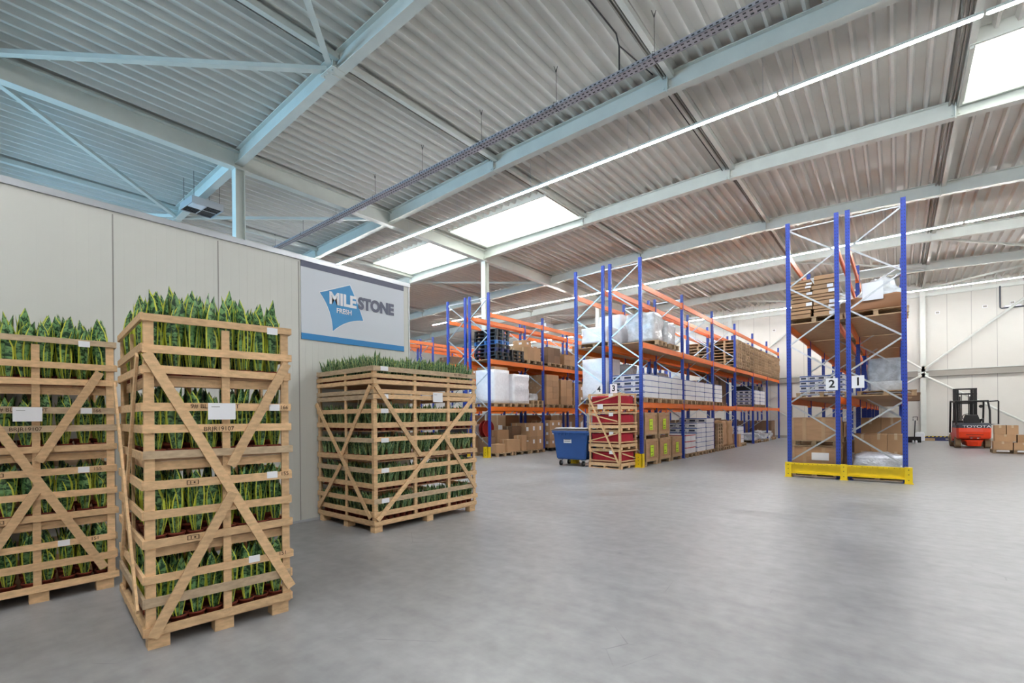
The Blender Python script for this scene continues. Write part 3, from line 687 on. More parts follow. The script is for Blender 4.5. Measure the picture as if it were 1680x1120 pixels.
# ------------------------------------------------------------------ pallets, cartons, loads
def pal_mesh(lx, ly, name, mt, plastic=False):
    m = MB()
    for i in range(3):
        for j in range(3):
            x = (-lx/2+.05, 0, lx/2-.05)[i]; y = (-ly/2+.07, 0, ly/2-.07)[j]; m.box(x-.045, x+.045, y-.055, y+.055, .015, .114)
    for j in range(3): y = (-ly/2+.06, 0, ly/2-.06)[j]; m.box(-lx/2, lx/2, y-.05, y+.05, 0, .016)
    for i in range(3): x = (-lx/2+.06, 0, lx/2-.06)[i]; m.box(x-.06, x+.06, -ly/2, ly/2, .114, .128)
    n = 6 if not plastic else 11
    for j in range(n):
        y = -ly/2+.06+j*(ly-.12)/(n-1); hw = .052 if not plastic else .033; m.box(-lx/2, lx/2, y-hw, y+hw, .128, .144)
    return m.mesh(name, mt)
PAL = pal_mesh(1.16, .8, 'pallet', 'pallet_wood'); PAL10 = pal_mesh(1.16, 1.0, 'pallet', 'pallet_wood'); PALB = pal_mesh(1.16, .8, 'pallet', 'black_plastic', True)
PALN = pal_mesh(1.16, .8, 'pallet', 'navy', True); PALC = pal_mesh(1.16, .8, 'pallet', 'blue_plastic', True)
R3C, R4C, R1C, R2C, R5C, R6C, R7C = -6.34, -7.56, -.36, -1.55, -12.34, -13.56, -19.4
F, L1Z, L2Z = 0, 1.905, 3.702
def pal(x, y, z, lab, me=PAL, group=None, rz=0, name='pallet'):
    return tag(inst(name, me, (x, y, z), rz), lab, 'pallet', group)
def box_mesh(sx, sy, sz, kind):
    m = MB(); g = .003; m.box(-sx/2+g, sx/2-g, -sy/2+g, sy/2-g, 0, sz-g, 0)
    X, Y = sx/2-g, sy/2-g
    mats = ['kraft', 'tape', 'kraft_dark', 'paper']
    if kind == 'blue':
        mats = ['white_card', 'blue_print', 'dark_print', 'paper']
        for s in (-1, 1):
            m.box(*sorted((s*X, s*(X+.0015))), -Y, Y, sz-g-.022, sz-g-.004, 1)
            m.box(-X, X, *sorted((s*Y, s*(Y+.0015))), sz-g-.03, sz-g-.004, 1)
            m.box(-X*.72, X*.5, *sorted((s*Y, s*(Y+.0015))), sz*.26, sz*.62, 2)
            m.box(-X*.85, X*.85, *sorted((s*Y, s*(Y+.0015))), .008, sz*.14, 1)
    elif kind == 'red':
        mats = ['white_card', 'red_print', 'dark_print', 'paper']
        for s in (-1, 1):
            m.box(*sorted((s*X, s*(X+.0015))), -Y, Y, sz-g-.035, sz-g-.004, 1)
            m.box(-X, X, *sorted((s*Y, s*(Y+.0015))), sz-g-.035, sz-g-.004, 1)
            m.box(-X*.3, X*.5, *sorted((s*Y, s*(Y+.0015))), sz*.2, sz*.65, 2)
    else:
        if kind == 'dark': mats[0] = 'kraft_dark'
        m.box(-.03, .03, -Y-.0012, Y+.0012, sz-g-.0005, sz-g+.001, 1)
        for s in (-1, 1):
            m.box(-.03, .03, *sorted((s*Y, s*(Y+.0012))), sz*.7, sz-g, 1)
        if kind == 'label':
            m.box(X, X+.0015, -sy*.1, sy*.15, sz*.45, sz*.75, 3); m.box(sx*.05, sx*.3, -Y-.0015, -Y, sz*.4, sz*.7, 3)
    return m.mesh('carton', mats)
BC = {}
def bmesh_(sx, sy, sz, kind):
    k = (round(sx, 3), round(sy, 3), round(sz, 3), kind)
    if k not in BC: BC[k] = box_mesh(*k)
    return BC[k]
ORD = ['bottom', 'second', 'third', 'fourth', 'fifth', 'sixth', 'seventh', 'eighth', 'ninth', 'tenth', 'eleventh', 'twelfth']
rb = random.Random(11)
UP = ['lowest', 'second up', 'third up', 'fourth up', 'fifth up', 'sixth up', 'seventh up', 'eighth up', 'ninth up', 'tenth up', 'eleventh up', 'twelfth up']
CB = []
def cartons(cx, cy, z, n, s, kind, what, where, jit=.004, name='carton', full=False):
    nx, ny, nz = n; sx, sy, sz = s
    for k in range(nz):
        for i in range(nx):
            for j in range(ny):
                if not full and not (i == nx-1 or j == 0 or k == nz-1): continue
                lay = 'top' if k == nz-1 and nz > 1 else ORD[k]
                o = inst(name, bmesh_(sx, sy, sz, kind), (cx+(i-(nx-1)/2)*sx+rb.uniform(-jit, jit), cy+(j-(ny-1)/2)*sy+rb.uniform(-jit, jit), z+k*sz))
                pos = (('near ', 'far ')[j > 0] if ny > 1 else '')+({1: [''], 2: ['left', 'right'], 3: ['left', 'middle', 'right']}.get(nx) or [q+' from left' for q in ORD1])[i]
                pos = pos.strip(); w2 = what+(', '+pos if pos else '')
                tag(o, ('%s, %s layer, %s' % (w2, lay, where)) if nz > 1 else '%s, %s' % (w2, where), 'box', ('%ss, %s' % (what, where))[:90])
def lump(lx, ly, lz, seed, amp=.03, taper=0, sag=.0, mt='white_wrap', name='wrapped_load', rough=4):
    r = random.Random(seed); m = MB(); nu, nz = 28, 9
    rings = []
    from mathutils import noise
    def pt(t, z):
        a = 2*math.pi*t; c, s = math.cos(a), math.sin(a); e = .22
        x = math.copysign(abs(c)**e, c)*lx/2; y = math.copysign(abs(s)**e, s)*ly/2
        q = noise.noise(Vector((x*rough+seed, y*rough, z*rough)))*amp; f = 1-taper*(z/lz)
        return Vector((x*f*(1+q/max(lx, .1)*2), y*f*(1+q/max(ly, .1)*2), z))
    vs = []
    for k in range(nz+1):
        for i in range(nu): vs.append(pt(i/nu, lz*k/nz))
    for i in range(nu): p = pt(i/nu, lz); vs.append(Vector((p.x*.6, p.y*.6, lz+sag*.6+noise.noise(Vector((p.x*5, p.y*5, seed)))*amp)))
    vs.append(Vector((0, 0, lz+sag)))
    fs = [(k*nu+i, k*nu+(i+1) % nu, (k+1)*nu+(i+1) % nu, (k+1)*nu+i) for k in range(nz+1) for i in range(nu)]
    t = len(vs)-1; fs += [((nz+1)*nu+i, (nz+1)*nu+(i+1) % nu, t) for i in range(nu)]; fs.append(tuple(range(nu-1, -1, -1)))
    m.add(vs, fs); return m
def load(x, y, z, lx, ly, lz, seed, lab, mt='white_wrap', pme=PAL10, plab=None, group=None, **kw):
    if pme is not None: pal(x, y, z, plab or ('pallet under the '+lab), pme, 'pallets under wrapped loads' if plab is None and False else None); z += .144
    m = lump(lx, ly, lz, seed, **kw); m.build('wrapped_load', mt, None, True, loc=(x, y, z))
    o = COL.objects[-1] if False else bpy.context.scene.collection.objects[-1]
    tag(o, lab, 'wrapped load', group); return o
def plycrate(x, y, z, lx, ly, lz, lab, note=True, card_=False):
    o = empty('plywood_crate', (x, y, z), 0, lab, 'crate', 'plywood crates')
    m = MB(); m.box(-lx/2+.015, lx/2-.015, -ly/2+.015, ly/2-.015, .144, lz); m.build('panel', 'ply', o)
    m = MB()
    for sy in (-1, 1):
        for xx in (-lx/2+.04, -lx/2+lx*.3, lx/2-lx*.3, lx/2-.04): m.box(xx-.04, xx+.04, *sorted((sy*(ly/2-.015), sy*ly/2)), .144, lz)
    for sx in (-1, 1):
        for yy in (-ly/2+.035, ly/2-.035): m.box(*sorted((sx*(lx/2-.015), sx*lx/2)), yy-.035, yy+.035, .144, lz)
        for zz in (.144, lz-.06): m.box(*sorted((sx*(lx/2-.015), sx*(lx/2+.002))), -ly/2, ly/2, zz, zz+.06)
    m.box(-lx/2, lx/2, -ly/2, ly/2, lz, lz+.012); m.build('batten_frame', 'chipboard', o)
    m = MB()
    for i in range(3):
        for j in range(2): xx = (-lx/2+.06, 0, lx/2-.06)[i]; yy = (-ly/2+.06, ly/2-.06)[j]; m.box(xx-.05, xx+.05, yy-.05, yy+.05, 0, .12)
    m.box(-lx/2, lx/2, -ly/2, ly/2, .12, .144); m.box(-lx/2, lx/2, -ly/2, -ly/2+.1, 0, .018); m.box(-lx/2, lx/2, ly/2-.1, ly/2, 0, .018); m.build('skid', 'pallet_wood', o)
    if note:
        m = MB(); m.box(lx/2+.003, lx/2+.006, -.12, .13, .27, lz-.18); m.box(lx/2+.006, lx/2+.0065, -.08, .09, lz-.25, lz-.24, 1); m.box(lx/2+.006, lx/2+.0065, -.08, .09, .30, .315, 1); m.box(lx/2+.006, lx/2+.0065, -.08, .05, .38, .40, 1); m.build('label', ['yellow_label', 'ink'], o)
    if card_:
        m = MB(); m.box(-.05, .3, -ly/2-.004, -ly/2-.001, lz-.3, lz-.12); m.build('label', 'paper', o)
# ---- row 3, first level: seven stacks of white and blue cartons
ys = [13.92, 15.0, 16.08, 17.40, 18.48, 19.56, 20.9]
for k, y in enumerate(ys):
    wh = '%s stack, rack 3 first level' % ['first', 'second', 'third', 'fourth', 'fifth', 'sixth', 'seventh'][k]
    pal(R3C, y, L1Z, 'pallet under the %s carton stack on the first level of rack 3' % ['first', 'second', 'third', 'fourth', 'fifth', 'sixth', 'seventh'][k], PAL10)
    cartons(R3C, y, L1Z+.144, (3, 2, 4), (.36, .5, .178), 'blue', 'blue striped white carton', wh)
for k, y in enumerate((28.0, 29.3)):
    pal(R3C, y, L1Z, 'pallet under the %s printed carton stack in rack 3' % ['nearer', 'farther'][k], PAL10)
    cartons(R3C, y, L1Z+.144, (4, 2, 4), (.27, .5, .19), 'blue', 'dark printed white carton', '%s fifth bay stack' % ['nearer', 'farther'][k])
    load(R3C, y, L1Z+.144+.77, 1.0, .9, .22, 3+k, 'dark bale on the %s printed carton stack in rack 3' % ['nearer', 'farther'][k], 'black_plastic', None)
# ---- row 3 top: stacks of bare pallets
for s in range(12):
    y = 24.19+(s % 4)*.826+(s//4)*BAY
    for k in range(9):
        pal(R3C+rb.uniform(-.02, .02), y, L2Z+.02+k*.145, 'bare pallet, %s, %s stack on the top level of rack 3' % (UP[k], ORD[s] if s else 'first'), PAL, 'bare pallets stacked on the top level of rack 3')
for s, y in enumerate((17.7, 18.6, 24.25)):
    for k in range(5 if s < 2 else 9):
        pal(R4C+rb.uniform(-.03, .03), y, L2Z+.02+k*.145, 'bare pallet, %s, %s stack on the rear top level behind rack 3' % (UP[k], ('nearest', 'second', 'farthest')[s]), PAL, 'bare pallets at the rear of the middle block')
load(R4C-.02, 13.95, L2Z+.02, .95, .85, .50, 21, 'low white wrapped load, top level, left end of the middle racks', pme=PAL)
load(R4C+.02, 14.95, L2Z+.02, .9, .85, 1.02, 22, 'tall white wrapped load behind the low one, middle racks top level', pme=PAL)
load(R3C, 14.7, L2Z+.02, .95, .9, .88, 23, 'film wrapped load at the near end of rack 3 top level', 'clear_wrap', pme=PAL, amp=.06)
load(R3C, 15.8, L2Z+.02, .95, .8, .7, 24, 'second film wrapped load on rack 3 top level', 'clear_wrap', pme=PAL)
# row 4 first level
load(R4C, 14.0, L1Z, .95, 1.0, 1.3, 31, 'tall white wrapped load behind number sign 4', pme=PAL10, amp=.02)
load(R4C, 15.3, L1Z, .95, 1.0, 1.2, 32, 'grey wrapped load behind the one at number sign 4', 'clear_wrap', pme=PAL10)
load(R4C, 18.2, L1Z, 1.0, 1.0, 1.1, 33, 'grey wrapped load, second bay, row behind rack 3', 'clear_wrap', pme=PAL10)
for k, y in enumerate((20.9, 21.8)):
    for q in range(7): pal(R4C, y, L1Z+q*.145, 'bare pallet, %s, %s stack, first level behind rack 3' % (UP[q], ('nearer', 'farther')[k]), PAL, 'bare pallets on the rear row first level')
for k, (y, z, h) in enumerate(((24.8, L1Z, 1.2), (26.2, L1Z, 1.4), (15.0, F, 1.1), (18.4, F, 1.0), (21.9, F, 1.15), (25.3, F, 1.2), (28.7, F, 1.1), (32, F, 1.0))):
    cartons(R4C, y, z+.144, (2, 2, 2), (.52, .5, h/2), 'dark', 'large brown carton', '%s load behind rack 3' % ORD[k].replace('bottom', 'first'))
    pal(R4C, y, z, 'pallet under the %s brown carton load of the row behind rack 3' % ORD[k].replace('bottom', 'first'), PAL10)
# row 3 ground
for k, (y, z, lab) in enumerate(((13.86, 0, 'plywood crate with yellow label on the floor beside the end post of rack 3'), (14.93, 0, 'plywood crate with yellow label, second on the floor of rack 3'), (15.98, 0, 'plywood crate with yellow label, third on the floor of rack 3'),
        (13.80, .80, 'plywood crate with yellow label, upper one beside the end post of rack 3'), (14.86, .80, 'plywood crate with yellow label, upper one farther from the end post of rack 3'))):
    plycrate(R3C+.02, y, z, 1.06, .92, .785, lab)
pal(R3C, 17.4, 0, 'pallet under the red-banded cartons', PAL10)
cartons(R3C, 17.4, .144, (3, 2, 3), (.36, .5, .22), 'red', 'red banded white carton', 'floor of rack 3, beside the second post')
pal(R3C, 18.6, 0, 'pallet under the nearer tall floor stack of blue striped cartons', PAL10); pal(R3C, 19.7, 0, 'pallet under the farther tall floor stack of blue striped cartons', PAL10)
cartons(R3C, 18.6, .144, (3, 2, 6), (.36, .5, .178), 'blue', 'blue striped white carton', 'nearer tall floor stack of rack 3')
cartons(R3C, 19.7, .144, (3, 2, 7), (.36, .46, .178), 'blue', 'blue striped white carton', 'farther tall floor stack of rack 3')
load(R4C+.1, 17.0, 1.25, .9, .8, .15, 51, 'crumpled film bundle on brown cartons behind the red banded boxes', 'clear_wrap', None, amp=.12)
for k in range(8): pal(R3C, 21.0, k*.145, 'bare pallet, %s, floor stack in the third bay of rack 3' % UP[k], PAL, 'bare pallets stacked on the floor of rack 3')
for k, (y, lab) in enumerate(((21.85, 'tall brown load on the floor right of the pallet stack'), (22.85, 'tall brown load, second right of the floor pallet stack'))):
    load(R3C, y, F, 1.0, .75, 1.1, 60+k, lab, 'kraft', PAL, amp=.05)
pal(R3C, 24.9, 0, 'pallet under the fourth bay floor load', PAL10); cartons(R3C-.1, 25.1, .144, (4, 2, 4), (.25, .5, .2), 'blue', 'dark printed white carton', 'floor of rack 3, fourth bay')
cartons(R3C+.05, 24.3, .0, (3, 1, 2), (.33, .3, .3), 'kraft', 'small brown carton', 'floor of rack 3, before the printed cartons')
load(R3C, 28.15, F, 1.0, 1.6, .35, 71, 'low heap of silvery film, fifth bay floor of rack 3', 'clear_wrap', PAL10, amp=.2)
load(R3C+.1, 29.6, F, 1.1, 1.1, .3, 72, 'low heap of crumpled film spilling toward the aisle', 'clear_wrap', PAL10, amp=.25)
pal(R3C, 32.3, 0, 'pallet under the farthest brown cartons of rack 3', PAL10); cartons(R3C, 32.3, .144, (2, 2, 2), (.5, .5, .5), 'dark', 'large brown carton', 'floor at the far end of rack 3')
load(R3C+.1, 31.2, F, .9, .7, .55, 73, 'grey wrapped bundle at the far end of rack 3', 'clear_wrap', None, amp=.15)
# ---- row 5 (behind the wide crate)
def pstack(x, y, z, seq, lab, grp):
    for k, me in enumerate(seq):
        col = 'navy blue' if me is PALN else ('bright blue' if me is PALC else 'black')
        pal(x+rb.uniform(-.02, .02), y+rb.uniform(-.02, .02), z+k*.145, '%s plastic pallet, %s, %s' % (col, UP[k], lab), me, grp if me is PALB else None)
pstack(R5C, 13.98, L2Z+.02, [PALB, PALB, PALN, PALB, PALC, PALB, PALB, PALB], 'tall stack in the left rack block', 'black pallets in the tall stack')
pstack(R5C, 14.9, L2Z+.02, [PALB, PALB, PALB], 'low stack beside the tall plastic pallet stack', 'black pallets in the low stack')
pal(R5C, 16.1, L2Z+.02, 'pallet under the beige cartons beside the plastic pallets', PAL10)
cartons(R5C, 16.1, L2Z+.164, (2, 2, 1), (.5, .46, .55), 'kraft', 'tall beige carton', 'beside the plastic pallets')
cartons(R5C, 15.9, L2Z+.164+.55, (1, 1, 1), (.6, .5, .3), 'label', 'single beige carton', 'on top of the tall beige cartons')
for k, (y, h, kd) in enumerate(((17.6, .7, 'dark'), (18.9, .5, 'kraft'), (21.2, 1.2, 'kraft'), (22.5, 1.0, 'kraft'))):
    pal(R5C, y, L2Z+.02, 'pallet under the %s carton load past the beige cartons' % ORD[k].replace('bottom', 'first'), PAL10); cartons(R5C, y, L2Z+.164, (2, 2, 2), (.5, .48, h/2), kd, 'brown carton', '%s load past the beige cartons' % ORD[k].replace('bottom', 'first'))
load(R5C, 14.0, L1Z, 1.0, 1.0, 1.28, 81, 'tall white wrapped load nearest the left rack block end', pme=PAL10, amp=.015)
load(R5C, 15.25, L1Z, 1.0, 1.05, 1.18, 82, 'crinkled white wrapped load, second from the left block end', pme=PAL10, amp=.06)
cartons(R5C, 14.0, L1Z+.144+1.28, (1, 1, 1), (.9, .8, .12), 'kraft', 'flat brown carton', 'on top of the tall white wrapped load')
pal(R5C, 16.25, L1Z, 'lower of two pallets beside the crinkled white load', PAL); pal(R5C, 16.25, L1Z+.145, 'upper of two pallets beside the crinkled white load', PAL)
load(R5C, 16.25, L1Z+.29, .6, .6, .3, 83, 'small crumpled white bundle on two wooden pallets', 'clear_wrap', None, amp=.15)
for k, (y, n, s, kd) in enumerate(((17.45, (3, 2, 5), (.34, .48, .26), 'kraft'), (18.6, (2, 2, 3), (.5, .48, .38), 'kraft'), (19.7, (2, 2, 2), (.5, .45, .5), 'label'), (21.2, (2, 2, 2), (.5, .45, .6), 'label'))):
    pal(R5C, y, L1Z, 'pallet under the %s carton stack above left of the bin' % ORD[k].replace('bottom', 'first'), PAL10)
    cartons(R5C, y, L1Z+.144, n, s, kd, 'brown carton', '%s stack above left of the bin' % ORD[k].replace('bottom', 'first'))
# ground of row 5
pal(R5C+.1, 13.95, 0, 'wooden pallet on the floor by the yellow post protector', PAL10); pal(R5C+.1, 15.0, 0, 'wooden pallet, second on the floor from the yellow post protector', PAL10, None); pal(R5C+.1, 16.08, 0, 'wooden pallet, third on the floor from the yellow post protector', PAL10)
def one(x, y, z, s, kd, lab, rz=0): tag(inst('carton', bmesh_(*s, kd), (x, y, z), rz), lab, 'box')
one(R5C+.35, 13.75, .144, (.5, .55, .33), 'kraft', 'low brown carton on the pallet beside the yellow protector', .05)
one(R5C-.05, 13.7, .144, (.5, .5, .58), 'dark', 'dark brown carton behind the low one beside the yellow protector')
one(R5C+.38, 14.55, .144, (.45, .75, .48), 'kraft', 'wide brown carton on the floor pallets, second from the yellow protector', -.04)
one(R5C-.15, 14.5, .144, (.5, .7, .85), 'kraft', 'taller brown carton behind the wide one on the floor pallets')
one(R5C+.4, 15.22, .144, (.4, .38, .62), 'kraft', 'upright brown carton between the wide carton and the big stack', .1)
one(R5C+.42, 15.58, .144, (.35, .3, .34), 'kraft', 'small brown carton at the foot of the big stack')
one(R5C-.1, 15.3, .144, (.5, .6, .98), 'dark', 'tall dark carton behind the upright brown carton')
cartons(R5C+.05, 16.18, .144, (2, 2, 2), (.5, .46, .55), 'label', 'large brown carton', 'big floor stack left of the bin')
pal(R5C, 17.6, 0, 'black plastic pallet on the floor left of the blue bin', PALB)
cartons(R5C+.05, 17.6, .144, (2, 2, 3), (.5, .46, .4), 'label', 'brown carton', 'on the black floor pallet beside the bin')
one(R5C+.1, 18.7, 0, (.9, .8, .9), 'dark', 'dark brown carton on the floor behind the blue bin')
o = empty('hose_reel', (R5C-.3, 14.05, 1.05), 0, 'round dark red reel standing on the cartons inside the rack', 'reel')
m = MB(); m.tube([(-.02, 0, 0), (.02, 0, 0)], .33, 28); m.build('front_disc', 'reel_red', o); m = MB(); m.tube([(-.2, 0, 0), (-.16, 0, 0)], .33, 28); m.build('rear_disc', 'reel_red', o); m = MB(); m.tube([(-.17, 0, 0), (.0, 0, 0)], .2, 20); m.build('drum', 'fork_black', o)
# row 6: big pale cartons
for k, y in enumerate((13.9, 16.12, 17.5, 18.7, 20.9, 22.0)):
    pal(R6C, y, 0, 'pallet under the %s big pale carton left of the bin' % ORD[k].replace('bottom', 'first'), PAL10)
    one(R6C, y, .144, (.95, .9, 1.45), 'label', '%s big pale carton at the rear floor left of the bin' % ORD[k].replace('bottom', 'first').capitalize())
for k, (y, h) in enumerate(((16.1, 1.1), (17.6, 1.3), (18.8, 1.0), (21.2, 1.2))):
    pal(R6C, y, L1Z, 'pallet of the %s load, rear first level left of the bin' % ORD[k].replace('bottom', 'first'), PAL10)
    cartons(R6C, y, L1Z+.144, (2, 2, 2), (.5, .48, h/2), 'dark', 'dark brown carton', '%s load, rear first level left of the bin' % ORD[k].replace('bottom', 'first'))
for k, (y, h, kd) in enumerate(((17.5, .9, 'kraft'), (18.7, .6, 'label'), (20.9, 1.0, 'kraft'))):
    pal(R6C, y, L2Z+.02, 'pallet of the %s load, rear top level left of the bin' % ORD[k].replace('bottom', 'first'), PAL10)
    cartons(R6C, y, L2Z+.164, (2, 2, 2), (.5, .48, h/2), kd, 'beige carton', '%s load, rear top level left of the bin' % ORD[k].replace('bottom', 'first'))
# far-left racks
for k, (y, h, kd) in enumerate(((17.4, .55, 'kraft'), (18.6, 1.0, 'dark'), (19.6, .8, 'label'), (21.0, .95, 'dark'), (22.2, .8, 'kraft'), (23.1, 1.1, 'dark'))):
    pal(R7C, y, L2Z+.02, 'pallet under the %s load on top of the farthest left rack' % ORD[k].replace('bottom', 'first'), PAL10)
    cartons(R7C, y, L2Z+.164, (2, 2, 2), (.5, .48, h/2), kd, 'brown carton', '%s load on top of the farthest left rack' % ORD[k].replace('bottom', 'first'))
for k, (y, h) in enumerate(((24.6, .9), (26, 1.1), (28, 1.0), (29.5, 1.2))):
    cartons(R7C, y, L1Z, (2, 2, 2), (.5, .48, h/2), 'kraft', 'brown carton', '%s load, first level of the farthest left rack' % ORD[k].replace('bottom', 'first'))
# dark cabinet beside the wide crate
m = MB(); m.box(-.35, .35, -.4, .4, 0, 1.62); m.box(.35, .36, -.36, .36, .1, 1.55); m.box(-.36, .37, -.41, .41, 1.62, 1.66)
tag(m.build('steel_cabinet', 'fork_black', None, loc=(-12.75, 12.2, 0)), 'tall black steel cabinet between the wide plant crate and the rack end', 'cabinet')
# ---- rows 1 and 2
pal(R1C, 14.0, L2Z+.02, 'pallet under the green and clear wrapped load on top of rack 1', PAL10)
m = lump(.95, 1.0, .3, 91, .08, .06, .12); m.build('wrapped_load', 'brown_print', None, True, loc=(R1C, 14.0, L2Z+.164)); tag(S.collection.objects[-1], 'brown sacks wrapped in film, bottom of the load on top of rack 1', 'wrapped load')
m = lump(.9, .95, .38, 92, .2, .35, .12); o = m.build('film_bundle', 'clear_wrap', None, True, loc=(R1C+.03, 14.0, L2Z+.44)); tag(o, 'loose bundle of crumpled clear film on top of rack 1', 'film')
m = MB(); m.box(-.19, .19, -.52, -.515, .02, .42); tag(m.build('paper_sheet', 'paper', None, loc=(R1C-.05, 13.99, L2Z+.35)), 'white delivery sheet taped to the film load on top of rack 1', 'paper')
for k, (y, zz, n) in enumerate(((17.8, L2Z+.02, 'second'), (21.2, L2Z+.02, 'third'))):
    load(R1C, y, zz, .95, .95, .8, 93+k, 'film wrapped load on top of rack 1, %s bay' % n, 'clear_wrap', PAL10, amp=.1)
load(R1C+.1, 17.4, L1Z+.02, .8, 1.0, .98, 96, 'grey film wrapped stack on the first level of rack 1', 'clear_wrap', PAL10, amp=.05)
load(R1C+.15, 15.2, L1Z+.02, .7, .8, .22, 97, 'low film wrapped pack, first level of rack 1', 'clear_wrap', PAL, amp=.08)
m = MB(); m.box(-.5, .42, -.6, .6, 0, .25); m.box(-.51, .43, -.61, -.6, .2, .27); tag(m.build('carton_tray', 'kraft_dark', None, loc=(.18, 21.4, L1Z+.02)), 'long brown carton sticking out of rack 1 above the floor', 'box')
load(R1C, 13.95, F, .98, 1.0, .38, 98, 'low load in shiny white film at the foot of rack 1', 'foil', PAL10, amp=.08, taper=.1, sag=.08)
cartons(R1C, 15.3, .144, (3, 2, 2), (.33, .45, .42), 'kraft', 'brown carton', 'floor behind the shiny wrapped load'); pal(R1C, 15.3, 0, 'wooden pallet behind the shiny wrapped load, rack 1', PAL10)
pal(R1C, 17.6, 0, 'pallet under the tall brown cartons, second bay of rack 1', PAL10); cartons(R1C, 17.6, .144, (2, 2, 2), (.48, .48, .62), 'kraft', 'tall brown carton', 'floor of rack 1, second bay')
for k, y in enumerate((18.9, 21.4)):
    pal(R1C, y, 0, 'wooden pallet deep inside rack 1, %s' % ('nearer', 'farther')[k], PAL10); cartons(R1C, y, .144, (2, 2, 2), (.48, .48, .5), 'dark', 'brown carton', 'deep inside rack 1, %s pallet' % ('nearer', 'farther')[k])
# row 2
pal(R2C, 14.0, L2Z+.02, 'pallet under the flat cardboard stacks on top of rack 2', PAL10)
for c in range(2):
    z = L2Z+.165; k = 0
    while z < L2Z+.165+(.92 if c else .90) and k < 12:
        h = rb.choice((.06, .09, .11, .075)); m = MB(); xo = rb.uniform(-.04, .025)
        m.box(-.235+xo, .21+xo, -.48, .46, 0, h-.02); m.box(-.22+xo, .2+xo, -.42, .42, h-.02, h); (m.box(xo+.08, xo+.2, -.483, -.48, .01, h-.02, 1) if rb.random() < .35 else None)
        tag(m.build('cardboard_bundle', ['kraft', 'paper'], None, loc=(R2C-.24+c*.47, 14.0, z)), 'flat cardboard bundle, %s, %s pile on top of rack 2' % (UP[min(k, 11)], ('left', 'right')[c]) if k < 12 else 'topmost flat cardboard bundle of the %s pile on top of rack 2' % ('left', 'right')[c], 'cardboard', 'flat cardboard bundles on top of rack 2'); z += h+.002; k += 1
for k, y in enumerate((17.5, 18.7, 21.0, 22.2)):
    pal(R2C, y, L2Z+.02, 'pallet under the %s carton load deep on top of rack 2' % ORD[k].replace('bottom', 'first'), PAL10); cartons(R2C, y, L2Z+.164, (2, 2, 2), (.48, .48, .45), 'dark', 'brown carton', '%s load deep on top of rack 2' % ORD[k].replace('bottom', 'first'))
pal(R2C+.03, 15.15, L1Z+.02, 'pallet under the small blue and white boxes of rack 2', PAL10)
cartons(R2C+.03, 15.15, L1Z+.1, (5, 2, 4), (.198, .48, .128), 'blue', 'small white and blue box', 'block behind number sign 2', .001)
plycrate(R2C-.01, 13.9, 0, .98, .95, .70, 'plywood crate on the floor behind the yellow guard, lower of two', False, True)
plycrate(R2C-.01, 13.88, .73, .98, .92, .68, 'plywood crate behind the yellow guard, upper of two', False)
plycrate(R2C+.02, 15.1, 0, .95, .9, .75, 'plywood crate farther inside rack 2, lower one', False); plycrate(R2C+.02, 15.1, .78, .95, .9, .5, 'plywood crate farther inside rack 2, upper one', False)
for k, y in enumerate((21.0,)):
    pal(R2C, y, 0, 'pallet under brown cartons deep on the floor of rack 2', PAL10); cartons(R2C, y, .144, (2, 2, 1), (.48, .48, .4), 'dark', 'brown carton', 'deep on the floor of rack 2')
